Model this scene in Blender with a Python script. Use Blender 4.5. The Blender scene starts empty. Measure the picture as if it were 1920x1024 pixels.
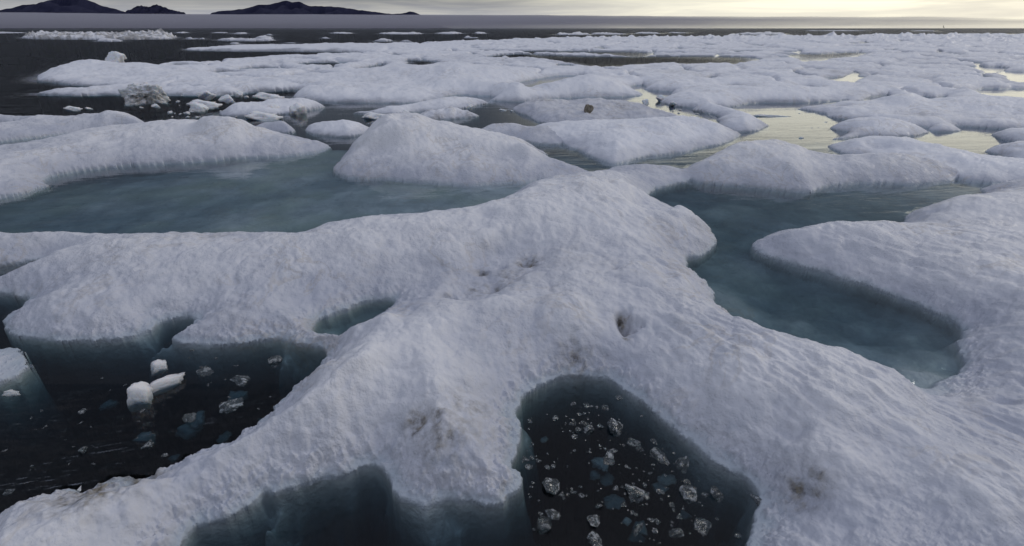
import bpy, bmesh, math, random
import numpy as np
from mathutils import Vector, kdtree
R = math.radians
scene = bpy.context.scene
C = scene.collection

# ------------------------------------------------------------------ camera
W_PX, H_PX = 1920.0, 1024.0
F_PX = 960.0
HZ = 53.0                      # row of the horizon in the photograph
CAM_H = 3.5
PITCH = math.atan((H_PX / 2 - HZ) / F_PX)
cam_d = bpy.data.cameras.new('camera')
cam_d.sensor_width = 36.0
cam_d.lens = 36.0 * F_PX / W_PX
cam_d.clip_start = 0.05
cam_d.clip_end = 60000
cam = bpy.data.objects.new('camera', cam_d)
C.objects.link(cam)
cam.location = (0, 0, CAM_H)
cam.rotation_euler = (math.pi / 2 - PITCH, 0, 0)
scene.camera = cam

# ------------------------------------------------------------------ sky, sun, exposure
SUN_AZ = R(64)                 # clockwise from +Y (the view) towards +X
SUN_EL = R(26)
world = bpy.data.worlds.new('World')
scene.world = world
world.use_nodes = True
nt = world.node_tree
nt.nodes.clear()


def N(tree, kind, loc=None, **kw):
    n = tree.nodes.new(kind)
    for k, v in kw.items():
        if k.startswith('i_'):
            n.inputs[k[2:].replace('_', ' ')].default_value = v
        else:
            setattr(n, k, v)
    return n


def L(tree, a, b):
    tree.links.new(a, b)


def MATH(tree, op, a, b=None, c=None, clamp=False):
    n = tree.nodes.new('ShaderNodeMath')
    n.operation = op
    n.use_clamp = clamp
    for i, v in enumerate((a, b, c)):
        if v is None:
            continue
        if isinstance(v, (int, float)):
            n.inputs[i].default_value = v
        else:
            tree.links.new(v, n.inputs[i])
    return n.outputs[0]


def RANGE(tree, v, a, b, c=0.0, d=1.0, smooth=True):
    n = tree.nodes.new('ShaderNodeMapRange')
    n.interpolation_type = 'SMOOTHSTEP' if smooth else 'LINEAR'
    tree.links.new(v, n.inputs[0])
    for i, x in enumerate((a, b, c, d)):
        n.inputs[i + 1].default_value = x
    return n.outputs[0]


def MIXC(tree, f, a, b, blend='MIX'):
    n = tree.nodes.new('ShaderNodeMix')
    n.data_type = 'RGBA'
    n.blend_type = blend
    n.clamp_factor = True
    if isinstance(f, (int, float)):
        n.inputs[0].default_value = f
    else:
        tree.links.new(f, n.inputs[0])
    for i, v in ((6, a), (7, b)):
        if isinstance(v, tuple):
            n.inputs[i].default_value = (*v, 1.0)
        else:
            tree.links.new(v, n.inputs[i])
    return n.outputs[2]


def NOISE(tree, vec, scale, detail=4, rough=0.5, dist=0.0):
    n = tree.nodes.new('ShaderNodeTexNoise')
    n.inputs['Scale'].default_value = scale
    n.inputs['Detail'].default_value = detail
    n.inputs['Roughness'].default_value = rough
    n.inputs['Distortion'].default_value = dist
    if vec is not None:
        tree.links.new(vec, n.inputs['Vector'])
    return n.outputs['Fac']


def SCALEV(tree, vec, s, rot=0.0):
    if rot:
        r_ = tree.nodes.new('ShaderNodeMapping')
        r_.inputs['Rotation'].default_value = (0, 0, rot)
        tree.links.new(vec, r_.inputs['Vector'])
        vec = r_.outputs[0]
    n = tree.nodes.new('ShaderNodeMapping')
    n.inputs['Scale'].default_value = s
    tree.links.new(vec, n.inputs['Vector'])
    return n.outputs[0]


sky = N(nt, 'ShaderNodeTexSky')
sky.sky_type = 'NISHITA'
sky.sun_disc = False
sky.sun_elevation = SUN_EL
sky.sun_rotation = SUN_AZ
sky.air_density = 1.2
sky.dust_density = 2.0
tc = N(nt, 'ShaderNodeTexCoord')
sep = N(nt, 'ShaderNodeSeparateXYZ')
L(nt, tc.outputs['Generated'], sep.inputs[0])
zc = MATH(nt, 'MAXIMUM', sep.outputs['Z'], 0.0)
den = MATH(nt, 'ADD', zc, 0.07)
cx = MATH(nt, 'DIVIDE', sep.outputs['X'], den)
cy = MATH(nt, 'DIVIDE', sep.outputs['Y'], den)
comb = N(nt, 'ShaderNodeCombineXYZ')
L(nt, cx, comb.inputs[0])
L(nt, cy, comb.inputs[1])
n1 = NOISE(nt, SCALEV(nt, comb.outputs[0], (0.28, 0.62, 1), 0.25), 1.0, 7, 0.6, 0.6)
n2 = NOISE(nt, SCALEV(nt, comb.outputs[0], (0.10, 0.16, 1), -0.3), 1.3, 3, 0.5, 0.3)
# how near a direction lies to the veiled sun's azimuth
sdx, sdy = math.sin(R(32)), math.cos(R(32))      # the bright gap in the cloud
dotp = MATH(nt, 'ADD', MATH(nt, 'MULTIPLY', sep.outputs['X'], sdx), MATH(nt, 'MULTIPLY', sep.outputs['Y'], sdy))
glow = RANGE(nt, dotp, 0.80, 0.985)
low = RANGE(nt, zc, 0.245, 0.16)
glow_low = MATH(nt, 'MULTIPLY', glow, low)
# the cloud deck: bright overhead, a dark belt above the horizon, a paler slit along the horizon itself
belt = MATH(nt, 'MAXIMUM', RANGE(nt, zc, 0.30, 0.80), MATH(nt, 'MULTIPLY', RANGE(nt, zc, 0.055, 0.012), 0.85))
cloud_dark = MIXC(nt, belt, (.60, .72, 1.0), (3.6, 3.95, 5.2))
cloud_lit = MIXC(nt, belt, (1.3, 1.45, 1.8), (6.4, 6.6, 7.2))
cloud_dark = MIXC(nt, glow_low, cloud_dark, (6.4, 6.3, 5.9))
cloud_lit = MIXC(nt, glow_low, cloud_lit, (13.0, 12.5, 10.2))
cov = RANGE(nt, MATH(nt, 'ADD', MATH(nt, 'MULTIPLY', n1, 0.6), MATH(nt, 'MULTIPLY', n2, 0.4)), 0.36, 0.62)
# thinner cloud near the horizon lets the bright band through
cov = MATH(nt, 'ADD', cov, MATH(nt, 'MULTIPLY', RANGE(nt, zc, 0.10, 0.0), 0.10), clamp=True)
cov = MATH(nt, 'ADD', MATH(nt, 'MULTIPLY', cov, 0.85), MATH(nt, 'MULTIPLY', glow_low, 0.25), clamp=True)
clouds = MIXC(nt, cov, cloud_dark, cloud_lit)
slit = MATH(nt, 'MULTIPLY', RANGE(nt, zc, .085, .03), MATH(nt, 'ADD', MATH(nt, 'MULTIPLY', cov, .5), .2))
streaks = RANGE(nt, NOISE(nt, SCALEV(nt, tc.outputs['Generated'], (3.2, 3.2, 46), .4), 1.0, 6, .6, .8), .36, .64)
clouds = MIXC(nt, slit, clouds, MIXC(nt, glow, MIXC(nt, streaks, (3.3, 3.3, 3.4), (6.2, 6.0, 5.2)), MIXC(nt, streaks, (6.6, 6.4, 5.9), (11.5, 11.0, 8.9))))
skymix = MIXC(nt, 0.93, sky.outputs[0], clouds)
bg = N(nt, 'ShaderNodeBackground')
bg.inputs['Strength'].default_value = 0.1
L(nt, skymix, bg.inputs['Color'])
wo = N(nt, 'ShaderNodeOutputWorld')
L(nt, bg.outputs[0], wo.inputs[0])

sun_d = bpy.data.lights.new('sun', 'SUN')
sun_d.energy = 0.72
sun_d.angle = R(22)
sun_d.color = (1.0, 0.95, 0.86)
sun = bpy.data.objects.new('sun', sun_d)
C.objects.link(sun)
sun.location = (60, 100, 60)
sdir = Vector((math.sin(SUN_AZ) * math.cos(SUN_EL), math.cos(SUN_AZ) * math.cos(SUN_EL), math.sin(SUN_EL)))
sun.rotation_euler = (-sdir).to_track_quat('-Z', 'Y').to_euler()

scene.view_settings.view_transform = 'Standard'
scene.view_settings.look = 'None'
scene.view_settings.exposure = 0.0
scene.view_settings.gamma = 1.0
scene.render.engine = 'CYCLES'
scene.cycles.use_denoising = True
scene.cycles.max_bounces = 6
scene.cycles.diffuse_bounces = 3
scene.cycles.glossy_bounces = 3
scene.cycles.transparent_max_bounces = 12
scene.cycles.volume_bounces = 1
scene.cycles.caustics_reflective = False
scene.cycles.caustics_refractive = False

# ------------------------------------------------------------------ projection helpers
cP, sP = math.cos(PITCH), math.sin(PITCH)


def ray(u, v):
    a, b = (u - W_PX / 2) / F_PX, (H_PX / 2 - v) / F_PX
    return a, cP + b * sP, b * cP - sP          # x, y, z


def g(u, v):
    """ground point (water level) seen at pixel u, v"""
    x, y, z = ray(u, v)
    t = -CAM_H / z
    return x * t, y * t


def top_height(u, vtop, vfoot):
    """height over the foot row's ground of a point seen at vtop; also its ground x, y"""
    _, gy = g(u, vfoot)
    x, y, z = ray(u, vtop)
    t = gy / y
    return x * t, gy, CAM_H + z * t


def tag(o, label=None, cat=None, group=None, kind=None):
    if label:
        o['label'] = label
    if cat:
        o['category'] = cat
    if group:
        o['group'] = group
    if kind:
        o['kind'] = kind
    return o


# ------------------------------------------------------------------ noise
def _hash(ix, iy, seed):
    h = (ix * 374761393 + iy * 668265263 + seed * 1442695041) & 0xFFFFFFFF
    h = ((h ^ (h >> 13)) * 1274126177) & 0xFFFFFFFF
    return (h ^ (h >> 16)) & 0xFFFF


def pn(x, y, seed=0):
    xi = np.floor(x).astype(np.int64)
    yi = np.floor(y).astype(np.int64)
    xf, yf = x - xi, y - yi
    sx = xf * xf * xf * (xf * (xf * 6 - 15) + 10)
    sy = yf * yf * yf * (yf * (yf * 6 - 15) + 10)

    def gr(dx, dy):
        a = _hash(xi + dx, yi + dy, seed) * (2 * math.pi / 65536.0)
        return np.cos(a) * (xf - dx) + np.sin(a) * (yf - dy)
    a = gr(0, 0) + sx * (gr(1, 0) - gr(0, 0))
    b = gr(0, 1) + sx * (gr(1, 1) - gr(0, 1))
    return (a + sy * (b - a)) * 1.5


def fbm(x, y, octs, seed=0, gain=0.5):
    s, a, n = 0, 1.0, 0
    for k in range(octs):
        s = s + a * pn(x * 2 ** k, y * 2 ** k, seed + k * 17)
        n += a
        a *= gain
    return s / n


# ------------------------------------------------------------------ the traced ice plan
# every polygon is the waterline of a floe (or of a pool) in photograph pixels, laid on the water plane
OPS = []          # (kind, world polygon, label index)
FLOES = []        # dicts
CTRL = []         # x, y, height


def smooth(px, it=2):
    p = np.array(px, float)
    for _ in range(it):
        q = np.roll(p, -1, axis=0)
        p = np.stack([0.75 * p + 0.25 * q, 0.25 * p + 0.75 * q], 1).reshape(-1, 2)
    return p


def ground_poly(px, it=2):
    return np.array([g(u, max(v, 55.2)) for u, v in smooth(px, it)])


def floe(name, label, px, cat='ice floe', group=None, ridge=(), flat=(), dirt=0.0, it=2):
    FLOES.append(dict(name=name, label=label, cat=cat, group=group, dirt=dirt))
    idx = len(FLOES) - 1
    OPS.append(('L', ground_poly(px, it), idx))
    for (u, vt, vf) in ridge:
        CTRL.append(top_height(u, vt, vf))
    for (u, v, h) in flat:
        CTRL.append((*g(u, v), h))
    return idx


def water(px, it=2):
    OPS.append(('W', ground_poly(px, it), -1))


def flat(*pts):
    for (u, v, h) in pts:
        CTRL.append((*g(u, v), h))


def ridge(*pts):
    for (u, vt, vf) in pts:
        CTRL.append(top_height(u, vt, vf))


PACK = -100
# the pack: everything beyond the near floes
OPS.append(('L', ground_poly([(55, 150), (85, 156), (115, 158), (150, 162), (190, 162), (215, 164), (200, 168), (130, 170), (73, 177), (95, 179), (130, 179), (150, 182),
    (180, 178), (235, 178), (320, 177), (345, 179), (440, 180), (470, 173), (520, 172), (555, 168), (585, 172), (545, 185), (600, 190), (650, 192), (760, 194), (800, 191), (835, 184),
    (930, 191), (985, 192), (1010, 187), (1060, 183), (1130, 184), (1200, 181), (1207, 177), (1240, 182), (1240, 197), (1290, 201), (1345, 202), (1395, 200),
    (1410, 192), (1540, 193), (1600, 188), (1570, 196), (1485, 203), (1520, 208), (1555, 214), (1548, 219), (1600, 224), (1640, 232), (1700, 240), (1780, 234), (1860, 240), (2100, 250),
    (2700, 240), (3200, 62), (1920, 63), (1700, 66), (1500, 69), (1300, 69), (1100, 71), (950, 75), (800, 82), (720, 85), (640, 84), (560, 87), (460, 88), (380, 91), (332, 93), (400, 96),
    (520, 96), (640, 98), (670, 101), (650, 105), (560, 104), (500, 107), (440, 114), (390, 120), (320, 122), (270, 130), (200, 127), (150, 122), (115, 130), (80, 140)]), PACK))
# leads and pools in the pack
for w in (
    [(560, 98), (640, 98), (678, 99), (675, 101.5), (640, 102), (590, 101)],
    [(730, 102), (745, 102), (755, 104), (742, 105)],
    [(750, 113), (800, 114), (822, 117), (797, 124), (775, 124)],
    [(663, 127), (700, 124), (722, 119), (724, 123), (703, 129), (680, 132)],
    [(560, 118), (640, 119), (657, 119), (640, 122), (570, 122)],
    [(452, 128), (522, 127), (521, 130), (455, 131)],
    [(390, 136), (455, 135), (450, 138), (400, 138.5)],
    [(300, 126), (385, 126), (380, 128), (310, 128.5)],
    [(878, 123), (906, 124), (900, 128), (885, 127)],
    [(896, 129), (926, 130), (921, 134), (905, 134)],
    [(880, 95), (1050, 97), (1232, 98), (1225, 104), (1180, 105), (1130, 100), (1050, 99.5), (900, 97)],
    [(905, 106), (960, 102), (1000, 103), (1080, 106), (1180, 108), (1280, 106), (1345, 106), (1440, 109), (1395, 118), (1280, 118), (1250, 116), (1170, 122), (1140, 126), (1105, 124), (1070, 115), (1040, 112), (990, 108), (925, 109)],
    [(1038, 121), (1070, 121), (1078, 125), (1050, 124)],
    [(958, 155), (1000, 150), (1040, 143), (1070, 142), (1108, 141), (1095, 148), (1060, 156), (1030, 164), (1000, 170), (982, 166)],
    [(1438, 101), (1500, 102), (1570, 99), (1628, 97.5), (1612, 107), (1560, 109), (1535, 115), (1508, 115), (1500, 110), (1462, 109), (1490, 106)],
    [(1360, 97), (1400, 96.5), (1445, 96.5), (1400, 98.5)],
    [(1308, 147), (1342, 143), (1338, 147), (1315, 149)],
    [(1545, 145), (1575, 146), (1614, 133), (1612, 140), (1592, 152), (1580, 156), (1562, 153)],
    [(1360, 165), (1396, 165), (1388, 170), (1364, 170)],
    [(1498, 165), (1520, 164), (1516, 168)],
    [(1178, 162), (1212, 160), (1207, 168), (1192, 168)],
    [(1190, 165), (1203, 170), (1225, 169), (1265, 171), (1252, 178), (1237, 184), (1215, 184), (1205, 192), (1190, 193), (1130, 191), (1080, 190), (1060, 196), (980, 197), (1000, 188), (1060, 181.5), (1130, 182.5), (1200, 179.5), (1209, 177)],
    [(832, 182), (860, 178), (930, 180), (908, 188), (880, 190), (848, 186)],
    [(1600, 187), (1640, 180), (1672, 178), (1664, 188), (1640, 192), (1600, 194)],
    [(1728, 180), (1755, 185), (1778, 181), (1765, 190), (1745, 193)],
    [(1835, 127), (1860, 124), (1892, 128), (1880, 133), (1850, 132)],
    [(1872, 135), (1940, 134), (2050, 136), (2020, 152), (1910, 153), (1885, 145)],
    [(1838, 166), (1900, 168), (2050, 168), (2060, 185), (1930, 190), (1880, 186), (1845, 180)],
    [(1755, 96), (1762, 95.5), (1764, 97.5), (1753, 98)],
    [(1612, 79), (1625, 79), (1650, 81), (1615, 82.5)],
    [(1530, 81.5), (1552, 82.5), (1550, 84), (1532, 83.5)],
    [(1110, 91), (1140, 91), (1145, 93), (1120, 93)],
    [(255, 172), (290, 171), (270, 178), (245, 180), (230, 178)],
):
    mv = sum(p[1] for p in w) / len(w)
    water([(u, v + (0.05 * (v - HZ) if v > mv else 0)) for u, v in w], 1)
G_FAR = 'floating floes scattered on the far sea'
# strips and hummocks floating far out
floe('dirty_ice_floe', 'long rubbly dirt-stained floe far out on the dark sea below the peak', [(50, 73), (52, 68), (100, 66), (200, 66), (320, 68), (330, 73), (300, 74.5), (200, 75), (120, 74.5)],
     ridge=[(60, 62, 70), (120, 63, 70), (160, 62, 69), (190, 61, 69), (230, 64, 70), (270, 63, 70), (300, 61, 70), (318, 59.5, 70), (90, 64, 70)], dirt=1.7)
floe('ice_strip', 'thin white strip of ice just left of the long dirty floe', [(-20, 60.5), (38, 60.5), (38, 62.6), (-20, 63)], group=G_FAR)
floe('ice_strip', 'narrow white streak lying directly in front of the long dirty floe', [(175, 76.0), (230, 76.0), (222, 78.5), (185, 78.5)], group=G_FAR)
floe('ice_strip', 'long thin white strip of ice behind the dirty floe at the horizon', [(90, 60.5), (135, 60.5), (135, 61.8), (90, 62)], group=G_FAR)
for (x0, x1, v0, v1) in ((330, 350, 60.6, 62.6), (440, 464, 61, 64), (395, 430, 61, 62), (505, 515, 65, 66.5), (620, 668, 61.5, 63.5), (708, 800, 62, 64.5), (818, 866, 61.5, 64), (885, 910, 62, 63.5),
                         (345, 360, 72, 74), (368, 378, 71.5, 74), (398, 525, 74, 77.5), (430, 452, 81, 83.5), (475, 520, 70.5, 72.5), (600, 622, 71.5, 72.8), (700, 738, 76, 78.5), (745, 768, 77.5, 79),
                         (1036, 1106, 64, 66), (1112, 1180, 63, 65), (1190, 1240, 62, 63.5), (1250, 1290, 61, 62.5), (862, 898, 70.5, 71.6), (535, 560, 80, 81.4), (1370, 1480, 62.5, 65.5), (1700, 1760, 57.6, 58.6), (1500, 1640, 57.4, 58.4)):
    floe('drift_floe', 'thin strip of white drift ice far out on the dark sea beyond the pack', [(x0, (v0 + v1) / 2), ((x0 * 3 + x1) / 4, v0), ((x0 + x1 * 3) / 4, v0), (x1, (v0 + v1) / 2), ((x0 + x1 * 3) / 4, v1), ((x0 * 3 + x1) / 4, v1)], group=G_FAR, it=1)

# named floes of the middle distance
floe('ice_floe', 'long flat floe with a tapering left tip, farthest of the broad left floes', [(332, 94), (400, 97), (520, 97), (600, 97.5), (700, 99), (700, 88), (560, 88), (460, 89), (380, 91)],
     ridge=[(360, 90, 93), (440, 86, 92), (500, 86, 93), (580, 85, 93), (640, 83, 92), (690, 83, 92)])
floe('ice_floe', 'broad snowy floe with flat-topped hump at the left side of the pack', [(55, 150), (85, 156), (115, 158), (150, 162), (190, 162), (215, 164), (300, 165), (340, 155), (330, 132), (270, 129), (200, 127), (150, 122), (115, 130), (80, 140)],
     ridge=[(62, 146, 151), (85, 138, 146), (115, 123, 138), (150, 114, 132), (175, 114, 132), (200, 120, 135), (250, 121, 135), (300, 133, 145)], flat=[(200, 150, .3), (120, 148, .35)])
water([(40, 157), (115, 159), (165, 162), (192, 161.5), (186, 165), (140, 166.5), (75, 172), (40, 175)], 1)
floe('ice_floe', 'low snowy tongue of ice below the flat-topped hump at left', [(73, 177), (95, 179), (130, 179), (180, 178), (235, 178), (300, 177), (300, 168), (215, 167), (150, 167), (85, 171)],
     ridge=[(90, 170, 175), (150, 164, 174), (210, 163, 172)])
floe('ice_floe', 'long white floe with a rounded right end between brash and the narrow channel', [(400, 217), (425, 221), (470, 221), (520, 219), (560, 210), (590, 207), (614, 201), (600, 196), (540, 194), (470, 200), (420, 208)],
     ridge=[(430, 200, 210), (480, 191, 206), (530, 186, 203), (575, 185, 201), (600, 190, 201)])
floe('ice_floe', 'small white hump standing in the channel left of the big central mound', [(572, 246), (590, 254), (620, 257), (655, 260), (685, 252), (700, 243), (670, 238), (610, 236), (580, 240)],
     ridge=[(600, 231, 246), (630, 225, 246), (665, 227, 245), (690, 234, 244)])
floe('ice_floe', 'narrow winding white floe with a lumpy left tail in the middle channel', [(655, 213), (700, 215), (740, 219), (775, 211), (840, 209), (890, 202), (914, 193), (905, 189), (850, 190), (800, 194), (745, 205), (700, 210), (670, 209)],
     ridge=[(680, 208, 211), (720, 201, 211), (755, 199, 210), (800, 190, 203), (840, 183, 199), (880, 184, 195)])
floe('ice_floe', 'low banded slab of ice with dirty stripes in front of the winding floe', [(774, 222), (800, 226), (840, 226), (870, 223), (902, 218), (890, 214), (850, 214), (800, 214)],
     ridge=[(790, 211, 219), (820, 205, 219), (850, 205, 219), (880, 211, 218)], dirt=.5)
floe('ice_floe', 'mound of snow with pointed left end behind the narrow winding floe', [(540, 186), (600, 191), (650, 193), (760, 195), (800, 192), (838, 184), (800, 176), (740, 176), (660, 174), (600, 172), (560, 175)],
     ridge=[(565, 165, 178), (600, 160, 178), (640, 163, 180), (690, 171, 183), (740, 168, 184), (790, 168, 182), (820, 174, 181)])
floe('ice_floe', 'tall smooth white mound beyond the dirty ridge, with a long left shoulder', [(925, 191), (985, 192), (1010, 187), (1060, 183), (1130, 184), (1200, 181), (1209, 177), (1180, 170), (1100, 162), (1040, 166), (960, 176), (920, 180)],
     ridge=[(965, 158, 182), (1000, 165, 180), (1040, 153, 176), (1070, 148, 176), (1105, 141, 174), (1140, 150, 175), (1175, 163, 176)], flat=[(1195, 178, .12)])
floe('ice_floe', 'smooth snowy floe behind the curved blue lead in the middle of the pack', [(640, 150), (700, 135), (820, 125), (900, 135), (960, 156), (940, 172), (930, 182), (860, 178), (830, 178), (760, 172), (660, 168)],
     ridge=[(860, 121, 150), (900, 128, 152), (940, 148, 160), (780, 125, 146), (700, 140, 155)], flat=[(850, 168, .75), (760, 165, .35), (680, 160, .3)])
floe('ice_floe', 'wide floe with rippled front edge behind the brightest right pool', [(1236, 186), (1240, 198), (1290, 203), (1345, 203), (1395, 200), (1410, 193), (1500, 194), (1560, 192), (1600, 188), (1560, 178), (1480, 172), (1400, 174), (1300, 174), (1255, 180)],
     ridge=[(1290, 172, 188), (1340, 168, 188), (1400, 164, 184), (1460, 164, 182), (1520, 166, 182), (1570, 178, 186)])
floe('ice_floe', 'white hump of ice right of the tall smooth mound, over a grey pool', [(1207, 168), (1240, 171), (1290, 174), (1360, 172), (1360, 160), (1300, 158), (1240, 160)],
     ridge=[(1240, 153, 165), (1280, 151, 166), (1330, 154, 166)])
floe('ice_floe', 'broad snowy floe with dark pointed left tips above the right pool', [(1485, 204), (1520, 209), (1555, 215), (1548, 220), (1600, 226), (1700, 240), (1780, 236), (1860, 241), (2100, 250), (2100, 200), (1900, 196), (1800, 194), (1700, 196), (1600, 197), (1540, 201)],
     ridge=[(1560, 198, 206), (1620, 190, 204), (1680, 176, 198), (1730, 187, 202), (1820, 182, 204), (1880, 184, 206), (1580, 207, 218), (1640, 200, 215)], flat=[(1800, 225, .25), (1700, 225, .2), (1900, 230, .25)])
# leads beside the left mounds
floe('snow_mound', 'leftmost low white hump at the left edge behind the long channel', [(-120, 235), (-40, 236), (30, 236), (60, 230), (50, 225), (0, 222), (-80, 222)], ridge=[(-60, 216, 228), (0, 215, 229), (35, 219, 229)])
floe('snow_mound', 'low white hump between the left edge and the peaked mound', [(35, 240), (80, 238), (120, 236), (128, 230), (100, 224), (60, 225), (35, 230)], ridge=[(60, 217, 230), (100, 216, 230)])
floe('snow_mound', 'peaked white mound at far left with a soft shaded crease', [(-250, 300), (-60, 276), (0, 270), (60, 262), (110, 255), (165, 248), (220, 246), (290, 245), (305, 238), (270, 228), (215, 226), (160, 226), (110, 234), (50, 238), (-40, 242), (-250, 246)],
     ridge=[(140, 220, 240), (170, 214, 238), (215, 208, 238), (250, 216, 238), (280, 228, 238)], flat=[(60, 250, .3), (-40, 262, .35), (110, 246, .25)])
water([(-140, 276), (0, 266), (60, 260), (110, 254), (168, 246), (160, 252), (115, 262), (50, 272), (-20, 280), (-140, 292)], 1)
floe('snow_mound', 'small white hump directly behind the long left mound, in front of the long floe', [(470, 244), (545, 252), (560, 246), (540, 238), (490, 236)], ridge=[(490, 232, 243), (530, 228, 244)])
floe('snow_mound', 'long white mound with a twin crest behind the big green pool on the left', [(-350, 430), (-100, 385), (0, 373), (45, 366), (92, 349), (82, 337), (112, 326), (200, 315), (300, 309), (420, 301), (500, 295), (560, 291), (606, 284), (628, 275),
      (600, 267), (520, 258), (470, 250), (400, 243), (300, 247), (220, 252), (160, 258), (110, 266), (50, 277), (-40, 288), (-350, 320)],
     ridge=[(0, 278, 300), (60, 272, 296), (120, 260, 290), (170, 250, 282), (240, 240, 276), (300, 232, 272), (350, 228, 270), (410, 219, 272), (440, 221, 272), (480, 236, 272), (530, 256, 276), (580, 266, 277)],
     flat=[(60, 330, .35), (0, 350, .3), (200, 295, .45), (350, 285, .5), (500, 280, .35), (-60, 340, .4)])
floe('snow_mound', 'rounded white rise tucked behind the right shoulder of the big central mound', [(880, 262), (960, 262), (1030, 275), (1060, 272), (1045, 258), (1000, 246), (930, 244), (880, 250)],
     ridge=[(900, 242, 255), (950, 233, 254), (1000, 240, 258), (1035, 255, 266)])
floe('snow_mound', 'big central white mound with a steep left end above the green pool', [(616, 323), (660, 335), (740, 339), (840, 344), (880, 351), (940, 344), (1000, 341), (1040, 336), (1100, 330), (1120, 316), (1070, 304), (1040, 292), (990, 276), (920, 262), (840, 252), (760, 248), (700, 250), (662, 272), (645, 296)],
     ridge=[(665, 285, 312), (688, 244, 300), (718, 218, 290), (760, 223, 290), (820, 231, 288), (880, 240, 290), (920, 252, 294), (960, 262, 298), (1000, 275, 306), (1050, 296, 318)],
     flat=[(700, 320, .38), (850, 325, .42), (950, 325, .3), (1040, 322, .22)])
floe('dirty_ice_floe', 'rough floe with brown stains carrying the round boulder', [(958, 208), (975, 216), (1000, 226), (1008, 231), (1040, 236), (1130, 236), (1145, 231), (1170, 227), (1225, 229), (1262, 224), (1290, 222), (1250, 212), (1210, 202), (1180, 195), (1130, 192), (1060, 195), (1010, 193), (975, 197)],
     ridge=[(975, 199, 208), (1010, 189, 204), (1040, 187, 204), (1080, 194, 206), (1130, 186, 202), (1180, 191, 204), (1210, 203, 213), (1250, 212, 221)], flat=[(1060, 220, .35), (1200, 222, .22)], dirt=.2)
floe('ice_floe', 'small rounded floe left of the bright right pool with a shaded overhanging nose', [(1290, 212), (1340, 222), (1350, 240), (1395, 251), (1432, 244), (1434, 234), (1415, 222), (1370, 208), (1340, 201), (1305, 203)],
     ridge=[(1310, 198, 208), (1340, 194, 209), (1375, 206, 220), (1410, 219, 234), (1425, 228, 238)], flat=[(1370, 238, .25)])
water([(1236, 203), (1290, 203), (1300, 210), (1345, 216), (1350, 226), (1315, 226), (1270, 218), (1235, 208)], 1)
floe('ice_floe', 'broad white mound behind two small blue ponds in the centre', [(1042, 262), (1060, 276), (1085, 284), (1105, 296), (1140, 308), (1165, 309), (1200, 299), (1235, 293), (1285, 287), (1315, 277), (1355, 273), (1396, 258), (1392, 250), (1340, 240), (1300, 230), (1250, 230), (1180, 236), (1070, 236), (1000, 240), (990, 246)],
     ridge=[(1010, 238, 250), (1070, 228, 250), (1120, 231, 258), (1170, 233, 262), (1240, 225, 258), (1300, 222, 250), (1345, 233, 254)], flat=[(1150, 285, .45), (1230, 275, .35), (1320, 262, .25), (1370, 256, .15)])
water([(1138, 231), (1170, 227), (1228, 228.5), (1218, 234), (1160, 236)], 1)
G_R = None
floe('ice_floe', 'rounded white mound with shaded lobes on its left standing in the bright pool', [(1543, 240), (1565, 246), (1600, 248), (1556, 264), (1590, 262), (1630, 257), (1690, 260), (1746, 254), (1730, 243), (1680, 234), (1610, 233), (1570, 236)],
     ridge=[(1575, 234, 243), (1605, 222, 241), (1650, 220, 242), (1690, 224, 243), (1720, 236, 247)], flat=[(1580, 259, .1)])
floe('ice_floe', 'small white hump between two bright reflections on the right', [(1728, 242), (1750, 248), (1780, 248), (1800, 243), (1785, 236), (1755, 234)], ridge=[(1755, 229, 240), (1775, 230, 241)])
floe('ice_floe', 'upper of two floes at the right edge beside the bright pool', [(1853, 254), (1870, 262), (1900, 268), (2100, 285), (2100, 250), (1920, 246), (1875, 246)], ridge=[(1880, 240, 252), (1920, 240, 254), (2000, 240, 258)])
floe('ice_floe', 'lower of two floes at the right edge, its left tip jutting into the bright pool', [(1845, 283), (1880, 298), (1940, 312), (2150, 330), (2150, 285), (1940, 272), (1885, 276)], ridge=[(1880, 270, 286), (1920, 263, 288), (2020, 266, 294)])
floe('ice_floe', 'long sloping snowy floe rising behind the right-hand rounded mound', [(1545, 274), (1575, 291), (1610, 296), (1700, 310), (1790, 335), (1830, 345), (1990, 350), (2300, 380), (2300, 330), (1960, 315), (1880, 306), (1830, 299), (1775, 290), (1740, 278), (1690, 268), (1630, 266), (1590, 268)],
     ridge=[(1570, 271, 280), (1600, 263, 279), (1640, 257, 279), (1700, 258, 282), (1740, 268, 290), (1780, 284, 304), (1830, 293, 316), (1880, 303, 326), (1960, 306, 334)], flat=[(1640, 290, .2), (1780, 325, .2), (1860, 338, .18)])
floe('snow_mound', 'rounded double-topped mound behind the blue right-hand pool', [(1280, 322), (1290, 340), (1330, 347), (1420, 352), (1520, 363), (1545, 353), (1560, 348), (1640, 345), (1740, 348), (1795, 342), (1800, 335), (1760, 318), (1690, 306), (1600, 306), (1530, 302), (1480, 284), (1420, 278), (1360, 284), (1310, 305)],
     ridge=[(1330, 292, 318), (1380, 271, 312), (1440, 264, 310), (1480, 268, 310), (1530, 289, 318), (1570, 296, 322), (1610, 294, 324), (1650, 287, 324), (1690, 288, 325), (1740, 302, 328), (1775, 325, 336)], flat=[(1400, 340, .3), (1510, 350, .3), (1600, 338, .33), (1700, 338, .33)])
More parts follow.
